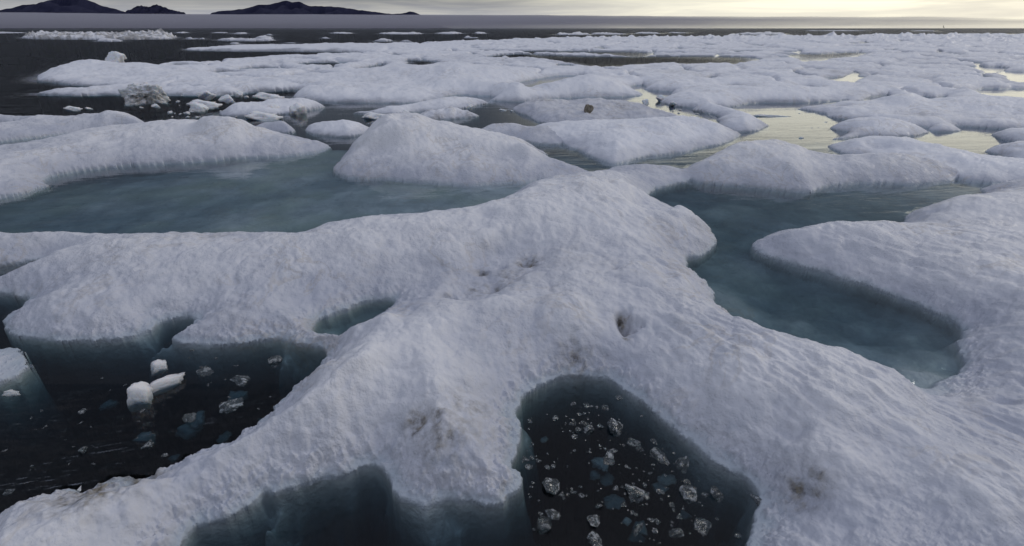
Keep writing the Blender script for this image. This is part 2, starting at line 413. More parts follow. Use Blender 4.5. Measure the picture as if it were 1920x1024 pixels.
# the two great near floes and the pools within them
floe('foreground_ice_floe', 'huge rough snowy floe filling the foreground, with arms of ice round dark water', [(-700, 470), (-200, 452), (0, 446), (100, 446), (250, 446), (330, 442), (420, 446), (580, 443), (630, 427), (700, 417), (880, 405), (935, 384), (985, 352), (1030, 344), (1100, 330), (1120, 318),
      (1150, 312), (1230, 310), (1285, 318), (1300, 335), (1285, 345), (1240, 350), (1225, 358), (1217, 372), (1240, 388), (1300, 405), (1330, 422), (1339, 440), (1336, 470), (1300, 485), (1287, 490), (1310, 515), (1340, 545), (1350, 577), (1400, 610), (1500, 642), (1570, 656), (1640, 685), (1700, 712), (1742, 735),
      (1800, 690), (1900, 690), (2100, 700), (3200, 760), (3200, 1500), (-1500, 1500)],
     ridge=[(-100, 445, 478), (60, 440, 472), (200, 440, 470), (330, 436, 468), (430, 439, 472), (560, 438, 472), (620, 420, 464), (700, 411, 462), (800, 405, 458), (880, 398, 450), (940, 376, 430), (1000, 350, 400),
            (1070, 335, 378), (1130, 335, 375), (1180, 345, 388), (1230, 388, 420), (1300, 402, 440), (1330, 425, 455), (1350, 575, 606), (1450, 620, 656), (1560, 645, 690), (1650, 680, 730), (510, 760, 800), (440, 812, 850), (350, 846, 885), (240, 878, 915), (100, 915, 960)],
     flat=[(40, 500, .22), (200, 520, .38), (400, 520, .42), (130, 600, .25), (700, 480, .5), (620, 540, .3), (830, 500, .42), (900, 470, .5), (1000, 430, .66), (1100, 400, .75), (1130, 440, .62), (1200, 470, .45), (1290, 450, .3),
           (800, 545, .18), (880, 555, .12), (960, 530, .2), (930, 515, .15), (1010, 560, .32), (1100, 560, .4), (1230, 560, .38), (1300, 560, .3), (700, 640, .42), (800, 640, .42), (950, 640, .4), (1060, 640, .4), (1180, 620, .36), (1300, 680, .36),
           (450, 640, .10), (540, 620, .12), (600, 640, .15), (560, 590, .12), (650, 740, .46), (820, 760, .44), (600, 820, .42), (850, 860, .3), (900, 900, .2), (1400, 760, .44), (1550, 800, .48), (1500, 920, .36), (1700, 850, .4), (1850, 780, .22), (1800, 950, .45), (1450, 960, .06),
           (1760, 760, .12), (450, 900, .32), (250, 960, .38), (60, 1010, .35), (1480, 950, .08), (1160, 320, .1), (1250, 325, .12), (1220, 340, .16)])
floe('ice_floe', 'broad smooth snowy slab on the right with a blunt point reaching into the blue pool', [(1403, 455), (1425, 477), (1450, 489), (1560, 514), (1700, 562), (1770, 592), (1802, 606), (1792, 640), (1792, 735), (3400, 900), (3400, 420), (2200, 360), (1920, 345), (1840, 352), (1843, 372), (1770, 384), (1700, 400), (1690, 404),
      (1700, 426), (1600, 426), (1500, 430), (1440, 440)],
     ridge=[(1430, 437, 452), (1480, 424, 450), (1540, 420, 452), (1620, 418, 456), (1700, 417, 456), (1730, 386, 420), (1770, 375, 412), (1840, 366, 404), (1920, 352, 395), (2050, 350, 395)],
     flat=[(1560, 485, .35), (1700, 490, .45), (1850, 470, .5), (1800, 560, .4), (1880, 620, .35), (1820, 660, .22), (1900, 700, .3), (1960, 560, .5), (2300, 600, .4)])
floe('ice_floe', 'pale half-drowned corner of ice at the left edge among the black water', [(-160, 640), (-20, 650), (30, 660), (52, 680), (42, 700), (10, 716), (-60, 730), (-160, 740)], flat=[(0, 685, .05), (-60, 690, .08)])
# pools
water([(1225, 358), (1240, 350), (1285, 345), (1330, 347), (1420, 352), (1520, 363), (1545, 353), (1640, 345), (1740, 348), (1795, 342), (1828, 345), (1846, 360), (1843, 374), (1772, 386), (1702, 402), (1690, 405), (1702, 428), (1600, 428), (1500, 432), (1440, 442), (1405, 456), (1425, 476), (1450, 488), (1560, 513), (1700, 561), (1770, 591), (1802, 606), (1780, 622),
       (1790, 650), (1775, 680), (1792, 712), (1742, 736), (1700, 716), (1640, 690), (1570, 660), (1500, 646), (1400, 614), (1348, 580), (1338, 548), (1308, 517), (1287, 491), (1336, 471), (1340, 440), (1331, 422), (1300, 406), (1240, 389), (1216, 373)])
water([(590, 601), (640, 586), (680, 567), (735, 560), (752, 564), (725, 590), (690, 606), (645, 628), (600, 627), (580, 617)])
water([(1018, 294), (1048, 285), (1080, 285), (1105, 297), (1148, 309), (1142, 319), (1110, 323), (1060, 315), (1030, 305)])
water([(1195, 298), (1235, 292), (1285, 287), (1315, 284), (1335, 290), (1325, 302), (1295, 315), (1265, 313), (1230, 309), (1200, 305)])
water([(-400, 520), (-50, 508), (0, 500), (50, 493), (88, 487), (70, 500), (30, 518), (-20, 535), (-400, 580)])
water([(-700, 560), (-100, 552), (0, 552), (45, 556), (56, 566), (30, 585), (10, 602), (14, 622), (70, 637), (150, 644), (205, 642), (262, 622), (300, 602), (350, 590), (378, 592), (355, 615), (325, 634), (345, 647), (420, 652), (460, 642), (500, 632), (560, 642), (600, 650), (612, 664), (598, 690), (570, 712), (525, 752), (506, 784),
       (455, 806), (443, 824), (405, 840), (352, 856), (322, 876), (275, 896), (240, 890), (195, 898), (150, 935), (137, 920), (62, 932), (0, 975), (-90, 1030), (-900, 1300)])
OPS.append(('L', ground_poly([(-160, 640), (-20, 650), (30, 660), (52, 680), (42, 700), (10, 716), (-60, 730), (-160, 740)]), len(FLOES) - 1))
water([(300, 1060), (340, 1020), (380, 985), (450, 960), (500, 927), (560, 907), (640, 892), (662, 880), (700, 868), (722, 880), (733, 910), (742, 930), (790, 942), (840, 940), (860, 948), (880, 940), (905, 945), (930, 948), (975, 925), (986, 905), (978, 886), (958, 880), (966, 850), (966, 780), (980, 742), (1010, 722), (1060, 713), (1110, 710), (1150, 712), (1170, 726),
       (1200, 757), (1260, 802), (1310, 842), (1345, 872), (1400, 895), (1432, 930), (1425, 960), (1395, 1000), (1395, 1250), (300, 1250)])

# pits and melt holes: (u, v, radius m, depth m)
PITS = [(1168, 640, .085, .26), (990, 517, .13, .12), (905, 530, .09, .10), (930, 563, .10, .11), (838, 577, .15, .13), (940, 522, .07, .07), (800, 575, .09, .05), (1895, 492, .06, .05), (1610, 690, .08, .05), (455, 577, .16, .06), (1745, 745, .12, .07),
        (1420, 700, .07, .04), (1600, 775, .08, .04), (1480, 860, .10, .05), (1860, 790, .13, .07), (250, 925, .2, .10), (215, 950, .14, .08), (790, 830, .10, .06), (820, 840, .06, .05), (910, 450, .16, .05), (1150, 545, .10, .04)]
# brown sediment: (u, v, radius m, amount)
DIRT = [(960, 545, .30, .8), (900, 560, .25, .7), (840, 860, .25, .9), (880, 800, .2, .7), (1080, 690, .22, .9), (160, 960, .2, 1.2), (420, 470, .4, .45), (1500, 945, .14, 1.3), (1166, 635, .07, 3), (1169, 650, .065, 3), (1173, 664, .045, 3), (990, 517, .17, 1.8), (930, 563, .12, 1.3), (905, 530, .10, 1.3), (838, 577, .12, 1.0), (235, 925, .28, 2.2), (200, 975, .25, 1.6), (215, 900, .15, 1.8), (790, 832, .13, 1.6), (830, 828, .08, 1.2), (1310, 445, .28, .3), (80, 458, .5, .35), (300, 490, .6, .22), (430, 610, .3, .3), (1090, 670, .3, .15), (1120, 690, .14, .4),
        (1500, 940, .18, .5), (1101, 216, .5, .7), (1160, 212, .7, .8), (1030, 205, .9, .6), (1020, 255, .5, .3), (1460, 285, .45, .35), (720, 168, .6, .5), (700, 160, 1.2, .25), (1420, 195, .3, .4), (250, 190, 1.2, .8), (1740, 228, 1.0, .5), (1600, 255, .4, .3), (1560, 138, 1.5, .5), (1260, 142, 3.0, .35), (870, 450, .12, .3), (1240, 450, .3, .12),
        (930, 850, .25, .12), (900, 790, .3, .2), (560, 640, .25, .2), (1130, 550, .5, .12), (1060, 520, .5, .22)]
# how far an ice shelf shows under water: (u, v, radius m, slope factor: lower = wider)
SHELF = [(30, 690, .32, .07), (1750, 700, 0.45, 0.060), (1700, 690, 0.35, 0.080), (1790, 640, 0.25, 0.120), (1750, 360, 0.60, 0.200), (250, 630, 0.28, 0.216), (40, 640, 0.24, 0.270), (600, 700, 0.16, 0.360), (560, 740, 0.12, 0.450), (700, 900, 0.24, 0.480), (1020, 900, 0.20, 0.480), (1060, 730, 0.16, 0.270), (1300, 860, 0.16, 0.640), (420, 620, 0.44, 0.139), (300, 640, 0.48, 0.158), (530, 660, 0.28, 0.158), (1390, 930, 0.36, 0.246), (995, 800, 0.28, 0.352), (560, 950, 0.40, 0.352), (830, 960, 0.28, 0.317), (450, 1000, 0.40, 0.282), (1100, 725, 0.20, 0.238), (330, 185, 4.00, 0.044), (150, 190, 4.00, 0.077), (700, 200, 3.00, 0.044), (1400, 210, 2.00, 0.066), (860, 230, 2.00, 0.066)]
# depth of the ice under pools: (u, v, metres)
DEPTH = [(60, 400, 0.193), (200, 370, 0.151), (330, 400, 0.160), (400, 340, 0.105), (520, 320, 0.063), (560, 390, 0.109), (700, 370, 0.101), (850, 370, 0.092), (940, 358, 0.050), (600, 290, 0.080), (-150, 420, 0.235), (100, 430, 0.193), (350, 430, 0.130), (450, 415, 0.084),
         (1300, 365, 0.222), (1380, 385, 0.156), (1450, 380, 0.192), (1400, 430, 0.234), (1560, 390, 0.156), (1700, 370, 0.126), (1800, 355, 0.096), (1380, 480, 0.192), (1355, 550, 0.120), (1450, 540, 0.264), (1560, 560, 0.282), (1650, 600, 0.264), (1720, 620, 0.216), (1750, 650, 0.138), (1700, 690, 0.078), (1740, 715, 0.048), (1640, 660, 0.186), (1520, 620, 0.216),
         (660, 595, 0.36), (700, 575, 0.29), (610, 615, 0.25), (1080, 303, 0.174), (1260, 300, 0.156), (1040, 150, 0.186), (1010, 160, 0.186), (1100, 190, 0.138), (1800, 265, 0.252), (1500, 240, 0.282), (1450, 215, 0.252), (1600, 275, 0.156), (30, 270, 0.156), (120, 256, 0.156), (1900, 180, 0.252), (1900, 145, 0.252), (1230, 176, 0.252), (900, 183, 0.156), (1180, 231, 0.156),
         (200, 700, 6), (60, 600, 6), (400, 720, 5), (100, 800, 7), (300, 800, 7), (-200, 700, 7), (420, 625, 1.55), (330, 620, 1.55), (280, 660, 2.4), (1150, 850, 5), (1250, 930, 6), (700, 1010, 6), (1000, 1000, 6), (20, 560, 3), (30, 510, 1.5), (1380, 930, 2.4), (450, 1010, 5), (1000, 800, 4), (200, 130, 8), (100, 200, 7), (300, 210, 6), (600, 75, 20), (1200, 65, 30), (100, 90, 10), (400, 100, 10),
         (640, 245, 1.6), (600, 205, 1.8), (900, 225, 1.8), (760, 240, 1.8), (940, 205, 1.8), (500, 235, 4), (350, 195, 3.5), (450, 190, 3.0), (1140, 115, 6), (1180, 113, 6), (1290, 215, 2.0), (1540, 105, 1.0), (560, 178, 3)]

WX, WY = 0.55, 0.55


def warp(x, y):
    """roughens every shoreline a little; the roughness grows with distance from the origin, like the spacing of the mesh"""
    r = np.sqrt(x * x + y * y) + 0.5
    th, lr = np.arctan2(x, y), np.log(r)
    a = 0.010 * r
    k = 9.0
    dx = fbm(th * k, lr * k, 6, 5, .6) * a * 1.8
    dy = fbm(th * k + 31, lr * k + 7, 6, 9, .6) * a * 1.5
    nz = np.clip((30 - r) / 20, 0, 1)
    dx = dx + nz * (fbm(x * 2.3, y * 2.3, 3, 14, .6) * .09 + fbm(x * 9, y * 9, 3, 15, .6) * .05)
    dy = dy + nz * (fbm(x * 2.3 + 9, y * 2.3, 3, 16, .6) * .09 + fbm(x * 9 + 5, y * 9, 3, 17, .6) * .05)
    return x + dx, y + dy


def inside(poly, x, y):
    x0, y0 = poly.min(0)
    x1, y1 = poly.max(0)
    sel = np.nonzero((x >= x0) & (x <= x1) & (y >= y0) & (y <= y1))[0]
    out = np.zeros(len(x), bool)
    if not len(sel):
        return out
    px, py = x[sel], y[sel]
    c = np.zeros(len(sel), bool)
    q = np.roll(poly, -1, 0)
    for (ax, ay), (bx, by) in zip(poly, q):
        if ay == by:
            continue
        m = (ay > py) != (by > py)
        if not m.any():
            continue
        c ^= m & (px < (bx - ax) * (py - ay) / (by - ay) + ax)
    out[sel] = c
    return out


def classify(x, y):
    lab = np.full(len(x), -1, np.int32)
    for kind, poly, idx in OPS:
        lab[inside(poly, x, y)] = idx
    return lab


# ------------------------------------------------------------------ the grid
vr = np.concatenate([np.arange(1180, 700, -2.0), np.arange(700, 300, -1.6), np.arange(300, 120, -1.0), np.arange(120, 84, -0.55), np.arange(84, 66, -0.36), np.arange(66, 57.0, -0.22)])
rows_y = np.array([g(960, v)[1] for v in vr])
ncol = 1260
s = np.linspace(-1.30, 1.30, ncol)
GX = s[None, :] * (0.905 * rows_y[:, None] + 1.75)
GY = np.repeat(rows_y[:, None], ncol, 1)
nr = len(rows_y)
gx, gy = GX.ravel(), GY.ravel()
wx, wy = warp(gx, gy)
lab = classify(wx, wy)
land = lab != -1

# shoreline samples
sh = []
for kind, poly, idx in OPS:
    q = np.roll(poly, -1, 0)
    for a, b in zip(poly, q):
        d = math.hypot(*(b - a))
        step = 0.006 * (np.hypot(*((a + b) / 2)) + 1)
        n = min(max(1, int(d / step)), 600)
        t = (np.arange(n) + .5) / n
        p = a[None] + (b - a)[None] * t[:, None]
        nrm = np.array([-(b - a)[1], (b - a)[0]]) / max(d, 1e-9)
        e = 0.0012 * (np.hypot(p[:, 0], p[:, 1]) + 1)
        sh.append(np.concatenate([p, p + nrm * e[:, None], p - nrm * e[:, None]], 1))
sh = np.concatenate(sh)
la, lb = classify(sh[:, 2], sh[:, 3]), classify(sh[:, 4], sh[:, 5])
keep = (la == -1) != (lb == -1)
sh, la, lb = sh[keep], la[keep], lb[keep]
sh_lab = np.where(la == -1, lb, la)
# the map (th, log r) keeps shapes, so one tree serves near and far; distances are turned back into metres
kd = kdtree.KDTree(len(sh))
for i, (x, y) in enumerate(sh[:, :2].tolist()):
    kd.insert((x, y, 0), i)
kd.balance()
res = [kd.find((x, y, 0))[1:] for x, y in zip(wx.tolist(), wy.tolist())]
near = np.array([r_[0] for r_ in res], np.int64)
dist = np.array([r_[1] for r_ in res])
lab_all = np.where(land, lab, sh_lab[near])


def blur(a, n):
    a = a.reshape(nr, ncol).copy()
    for _ in range(n):
        a[:, 1:-1] = (a[:, :-2] + 2 * a[:, 1:-1] + a[:, 2:]) / 4
        a[1:-1] = (a[:-2] + 2 * a[1:-1] + a[2:]) / 4
    return a.ravel()


# soften how the ragged shoreline echoes up the slopes
sd = blur(np.where(land, dist, -dist), 2)
sw = blur(sd, 8)
dist = np.where(land, np.clip(sd, dist * .25, None), np.clip(-sw, dist * .12, None))

rr = np.sqrt(gx * gx + gy * gy)
th, lr = np.arctan2(gx, gy), np.log(rr)

# ------------------------------------------------------------------ the pack splits into floes along its troughs
rng = np.random.RandomState(7)
sites = []
v = 67.0
row = 0
while v < 250:
    gyv = g(960, v)[1]
    dv = max(3.2, (v - HZ) * 0.20)
    wpx = 1920 * 0.056 * (1.25 if v > 110 else 1.0)
    u = -500 + (row % 2) * wpx / 2
    while u < 2420:
        sites.append(g(u + rng.uniform(-.4, .4) * wpx, v + rng.uniform(-.3, .3) * dv))
        u += wpx * rng.uniform(.7, 1.4)
    v += dv
    row += 1
sites = np.array(sites)
st, sl = np.arctan2(sites[:, 0], sites[:, 1]), np.log(np.hypot(sites[:, 0], sites[:, 1]))
KL = 0.55
pk = np.nonzero((lab_all == PACK))[0]
kds = kdtree.KDTree(len(sites))
for i in range(len(sites)):
    kds.insert((st[i], sl[i] * KL, 0), i)
kds.balance()
wth = th + 0.03 * fbm(th * 14, lr * 9, 3, 40)
wlr = lr * KL + 0.03 * fbm(th * 14 + 9, lr * 9, 3, 41)
cell = np.zeros(len(gx), np.int64)
edge = np.ones(len(gx))
allp = np.nonzero((lr > math.log(18.0)) & (land | (lab_all == PACK)))[0]
a_, b_ = wth[allp].tolist(), wlr[allp].tolist()
for i, t0, l0 in zip(allp.tolist(), a_, b_):
    r2 = kds.find_n((t0, l0, 0), 2)
    cell[i] = r2[0][1]
    edge[i] = r2[1][2] - r2[0][2]
cell_h = rng.uniform(.4, 1.0, len(sites)) ** 1.3
hum = np.clip(edge / 0.022, 0, 1)
hum = hum * hum * (3 - 2 * hum)

# ------------------------------------------------------------------ heights
sc_far = np.clip((rr - 20) / 300.0, 0, 1)
A_pack = (0.07 + 0.22 * cell_h[cell] * hum) * (1 + 1.9 * sc_far)
rough_far = fbm(th * 60, lr * 30, 5, 71, .62)
A_pack = A_pack + np.clip(rough_far, -.3, 1) * (0.05 + 1.0 * sc_far ** 1.5) * (0.4 + .6 * hum)
# pressure ridge lumps at the far rim of the pack
rim = np.exp(-((rr - 300) / 110.0) ** 2)
A_pack = A_pack + rim * np.clip(fbm(th * 55, lr * 12, 4, 72, .6) - .08, 0, 1) * 3.6
A_pack = np.maximum(A_pack, 0.06)


def prof(d, A):
    s_ = 0.22 + 0.80 * np.clip(A, 0.02, 2)
    return 1 - np.exp(-d / s_)


num = A_pack * (1 / 0.10 ** 4)
den_ = np.full(len(gx), 1 / 0.10 ** 4)
ctr = np.array(CTRL)
cwx, cwy = warp(ctr[:, 0], ctr[:, 1])
for (x, y, h), ux, uy in zip(ctr, cwx, cwy):
    d = kd.find((ux, uy, 0))[2]
    A = max(h, 0.03)
    for _ in range(12):
        A = min(max(h, 0.03) / max(prof(np.array(d), np.array(A)), 0.25), 2.2 * max(h, .03) + .1)
    t0, l0 = math.atan2(x, y), math.log(math.hypot(x, y))
    q2 = (th - t0) ** 2 + ((lr - l0) * 0.8) ** 2
    w = 1 / (q2 + 0.012 ** 2) ** 2
    num += w * A
    den_ += w
A = num / den_
packw = (1 / 0.10 ** 4) / den_

und = fbm(gx * .9 + 3, gy * .9, 3, 11)              # metre-wide undulation
# wind-carved grooves running down to the right
ang = R(63)
rx, ry = gx * math.cos(ang) - gy * math.sin(ang), gx * math.sin(ang) + gy * math.cos(ang)
gro = fbm(rx * 1.3 + .35 * und, ry * 4.2 + .8 * und, 5, 21, .55)
gro = np.where(gro > 0, gro, gro * 1.5) * np.clip(.15 + (gx - .2) / 3.0, .12, 1)
crease = np.clip(.14 - np.abs(fbm(gx * .75 + 11, gy * .75, 4, 37, .5)), 0, 1) / .14
cup = fbm(gx * 5.2, gy * 5.2, 3, 31, .6)
fine = fbm(gx * 17, gy * 17, 3, 33, .6)
lf = lambda lo, hi: np.clip((hi - rr) / (hi - lo), 0, 1)
bill = np.abs(fbm(gx * 2.6 + 7, gy * 2.6, 3, 35, .55))
inn = 1 - np.exp(-dist / .35)
hl = prof(dist, A) * A
hl = hl + inn * (und * .06 + gro * .075 * np.clip(.45 + fbm(gx * .6, gy * .6 + 3, 2, 39) * 1.6, .1, 1.1) * lf(7, 16) - crease ** 2 * .02 * lf(20, 50) + cup * .016 * lf(14, 30) - (bill - .2) * .03 * lf(30, 60)) + fine * .004 * lf(7, 14) * np.clip(dist / .06, 0, 1)
midn = fbm(th * 26, lr * 16, 4, 51, .55)
rub = np.zeros(len(gx))
for i, f in enumerate(FLOES):
    if f['dirt']:
        rub = np.where(lab == i, min(f['dirt'], .9), rub)
rub = np.where(rr > 100, rub, rub * 3.2) * np.where(rr > 100, np.abs(fbm(th * 110, lr * 45, 4, 52, .6)) * 2 - .3, np.abs(fbm(th * 38, lr * 22, 3, 53, .5)) * 2 - .35)
hl = hl + inn * rub * np.clip(A, .1, 3) * np.where(rr > 100, .8, .2)
hl = hl + inn * midn * np.clip(rr / 260, .02, .22) * (rr > 6)
crumb = np.abs(fbm(gx * 6.5, gy * 6.5, 4, 38, .65))
hl = hl + np.exp(-((dist - .12) / .14) ** 2) * (crumb - .22) * .11 * lf(5, 11)
for (u, v, r0, dp) in PITS:
    dp *= 1.1
    r0 *= 1.0 + 0 * dp
    x, y = g(u, v)
    e = fbm(gx * 7, gy * 7, 2, 61) * .45 if False else 0
    q2 = ((gx - x + .5 * r0 * cup) ** 2 + (gy - y) ** 2 * (.35 if u == 1168 else 1.6)) / r0 ** 2 * (1 + .8 * und + .7 * cup)
    hl = hl - dp * np.exp(-np.clip(q2, 0, 50))
hl = np.maximum(hl, 0.012 + 0.02 * np.clip(dist / .1, 0, 1))
# some of the troughs between pack floes are open cracks
gate = np.clip(fbm(th * 9 + 4, lr * 5, 2, 95) * 3.5 + .45, 0, 1) * packw
hl = hl - (hl + .25) * np.exp(-(edge / 0.0085) ** 2) * gate * (lab == PACK)
hl = hl * np.clip(dist / 0.02, 0, 1)

# depths
num = np.zeros(len(gx))
den_ = np.full(len(gx), 1e-6)
for (u, v, D) in DEPTH:
    x, y = g(u, v)
    t0, l0 = math.atan2(x, y), math.log(math.hypot(x, y))
    q2 = (th - t0) ** 2 + ((lr - l0)) ** 2
    w = 1 / (q2 + 0.02 ** 2) ** 2
    num += w * D
    den_ += w
D = num / den_
slope = 17.0 + 0 * gx
for (u, v, r0, f) in SHELF:
    x, y = g(u, v)
    slope = slope * (1 - (1 - f) * np.exp(-((gx - x) ** 2 + (gy - y) ** 2) / r0 ** 2))
slope = slope * np.exp(-2.6 * np.clip(fbm(gx * 1.9, gy * 1.9, 4, 81, .6), -.3, 1)) * np.where(rr < 12, 1.0, 1.3)
lump = fbm(gx * 1.7 + 5, gy * 1.7, 4, 82, .55)
D = np.where(D < 1.5, D * np.where(gx > 1.0, .78, .55), D)
hw = -D * (1 - np.exp(-dist * slope / np.maximum(D, .1))) * (1 + .42 * lump) - .02 * np.clip(dist / .05, 0, 1)
hw = np.minimum(hw, -0.05 * np.clip(dist / .05, 0, 1))
z = np.where(land, hl, hw)
z = np.where(land, z, np.maximum(z, -6))

# sediment
dirt = np.zeros(len(gx))
for (u, v, r0, am) in DIRT:
    x, y = g(u, v)
    k_ = am * np.exp(-((gx - x) ** 2 + (gy - y) ** 2) / r0 ** 2)
    dirt = np.maximum(dirt, np.minimum(k_, 1.2))
dn = fbm(th * 40, lr * 40, 4, 91, .6)
dirt = dirt * np.clip(.55 + dn * 1.3, 0, 1.4)
for i, f in enumerate(FLOES):
    if f['dirt']:
        dirt = np.where(lab == i, np.maximum(dirt, f['dirt'] * np.clip(dn * 2.6 + .25, 0, 1)), dirt)
dirt = np.clip(dirt, 0, 1)

# normals of the whole height field, so that touching floes shade without a seam
Z = z.reshape(nr, ncol)
P = np.stack([GX, GY, Z], 2)
dc = np.zeros_like(P)
dr = np.zeros_like(P)
dc[:, 1:-1] = P[:, 2:] - P[:, :-2]
dc[:, 0] = P[:, 1] - P[:, 0]
dc[:, -1] = P[:, -1] - P[:, -2]
dr[1:-1] = P[2:] - P[:-2]
dr[0] = P[1] - P[0]
dr[-1] = P[-1] - P[-2]
NRM = np.cross(dc, dr)
NRM /= np.linalg.norm(NRM, axis=2, keepdims=True)
NRM = NRM.reshape(-1, 3)
PV = P.reshape(-1, 3)


# ------------------------------------------------------------------ materials
def new_mat(name):
    m = bpy.data.materials.new(name)
    m.use_nodes = True
    m.node_tree.nodes.clear()
    return m, m.node_tree


def ice_material(name, bump=1.0, objspace=False, white=(.14, .66), snow_hi=(.82, .825, .86)):
    m, t = new_mat(name)
    geo = N(t, 'ShaderNodeNewGeometry')
    tco = N(t, 'ShaderNodeTexCoord')
    pos = tco.outputs['Object'] if objspace else geo.outputs['Position']
    sepp = N(t, 'ShaderNodeSeparateXYZ')
    L(t, geo.outputs['Position'], sepp.inputs[0])
    cd = N(t, 'ShaderNodeCameraData')
    big = NOISE(t, pos, 0.8, 4, .55)
    mid = NOISE(t, pos, 4.5, 5, .6)
    snow = MIXC(t, RANGE(t, big, .38, .62), (.56, .58, .665), (.69, .70, .76))
    snow = MIXC(t, MATH(t, 'MULTIPLY', RANGE(t, mid, .50, .72), .45), snow, (.40, .45, .53))
    # drained crests turn white, low soaked ice stays grey
    hz = MATH(t, 'ADD', sepp.outputs['Z'], MATH(t, 'MULTIPLY', MATH(t, 'SUBTRACT', NOISE(t, pos, 1.7, 5, .62), .5), .5))
    snow = MIXC(t, RANGE(t, hz, *white), MIXC(t, .30, snow, (.44, .47, .54)), snow_hi)
    # wet, bare ice close to the waterline is darker and bluer
    wetn = MATH(t, 'ADD', sepp.outputs['Z'], MATH(t, 'MULTIPLY', MATH(t, 'SUBTRACT', mid, .5), .10))
    wet = RANGE(t, wetn, .085, .0)
    base = MIXC(t, MATH(t, 'MULTIPLY', wet, .55), snow, (.33, .42, .48))
    under = RANGE(t, sepp.outputs['Z'], -.01, -.06)
    sub = MIXC(t, RANGE(t, NOISE(t, pos, 1.3, 4, .6), .35, .7), (.38, .43, .465), (.60, .655, .70))
    # algae and silt tint some of the pool floors green
    sub = MIXC(t, MATH(t, 'MULTIPLY', RANGE(t, NOISE(t, pos, .42, 3, .5), .40, .62), MATH(t, 'ADD', .35, MATH(t, 'MULTIPLY', RANGE(t, sepp.outputs['Y'], 6, 9), RANGE(t, sepp.outputs['X'], 1.0, -2.5, 0, .5)))), sub, (.42, .49, .42))
    base = MIXC(t, under, base, sub)
    # glazed wet patches and faint ochre veins of silt
    vein = MATH(t, 'ABSOLUTE', MATH(t, 'SUBTRACT', NOISE(t, SCALEV(t, pos, (1, 1, 1), .5), 1.1, 6, .62, .8), .5))
    vein = MATH(t, 'MULTIPLY', RANGE(t, vein, .035, .0), RANGE(t, NOISE(t, pos, .5, 3, .5), .45, .62))
    base = MIXC(t, MATH(t, 'MULTIPLY', vein, .30), base, (.42, .36, .28))
    glaze = RANGE(t, NOISE(t, pos, 2.7, 4, .6, .4), .56, .66)
    at = N(t, 'ShaderNodeAttribute')
    at.attribute_name = 'dirt'
    dcol = MIXC(t, RANGE(t, NOISE(t, pos, 14, 3, .6), .35, .65), (.27, .24, .19), (.075, .066, .056))
    damt = MATH(t, 'MULTIPLY', at.outputs['Fac'], RANGE(t, NOISE(t, pos, 9, 4, .65), .30, .62), clamp=True)
    base = MIXC(t, damt, base, dcol)
    # scattered grains of grit
    vor = N(t, 'ShaderNodeTexVoronoi')
    vor.inputs['Scale'].default_value = 3.2
    L(t, pos, vor.inputs['Vector'])
    grit = MATH(t, 'MULTIPLY', RANGE(t, vor.outputs['Distance'], .035, .018), RANGE(t, big, .5, .58))
    base = MIXC(t, MATH(t, 'MULTIPLY', grit, .6), base, (.10, .09, .08))
    b = N(t, 'ShaderNodeBsdfPrincipled')
    L(t, base, b.inputs['Base Color'])
    L(t, MATH(t, 'SUBTRACT', MATH(t, 'SUBTRACT', .66, MATH(t, 'MULTIPLY', wet, .18)), MATH(t, 'MULTIPLY', glaze, .22)), b.inputs['Roughness'])
    b.inputs['Specular IOR Level'].default_value = .35
    b.inputs['Subsurface Weight'].default_value = 0.0
    # grain of old snow: fades with distance so that far ice does not sparkle
    n_a = NOISE(t, pos, 9, 6, .62)
    n_b = NOISE(t, pos, 48, 4, .6)
    n_c = NOISE(t, SCALEV(t, pos, (2.6, 9.0, 6.0), R(63)), 1.0, 5, .6)
    bp1 = N(t, 'ShaderNodeBump')
    L(t, MATH(t, 'MULTIPLY', RANGE(t, NOISE(t, pos, .9, 4, .6, .5), .36, .62, .12, .62), bump), bp1.inputs['Strength'])
    bp1.inputs['Distance'].default_value = .045
    hh = MATH(t, 'ADD', MATH(t, 'ADD', n_a, MATH(t, 'MULTIPLY', n_b, .28)), MATH(t, 'MULTIPLY', n_c, .75))
    L(t, hh, bp1.inputs['Height'])
    bp2 = N(t, 'ShaderNodeBump')
    bp2.inputs['Strength'].default_value = .35 * bump
    bp2.inputs['Distance'].default_value = .25
    L(t, NOISE(t, pos, 1.6, 5, .6), bp2.inputs['Height'])
    L(t, bp2.outputs[0], bp1.inputs['Normal'])
    L(t, bp1.outputs[0], b.inputs['Normal'])
    o = N(t, 'ShaderNodeOutputMaterial')
    L(t, b.outputs[0], o.inputs[0])
    return m


M_ICE = ice_material('snow_ice')
M_PACK = ice_material('white_pack_snow', .8, False, (-.02, .34), (.86, .875, .93))  # whiter and bluer than the near floes' snow, even on low ice
M_CHUNK = ice_material('broken_ice', .6, True, (-.12, .10), (.84, .85, .88))
for n_ in M_CHUNK.node_tree.nodes:
    if n_.type == 'BSDF_PRINCIPLED':
        n_.inputs['Subsurface Weight'].default_value = .6
        n_.inputs['Subsurface Radius'].default_value = (.6, .8, 1.0)
        n_.inputs['Subsurface Scale'].default_value = .25


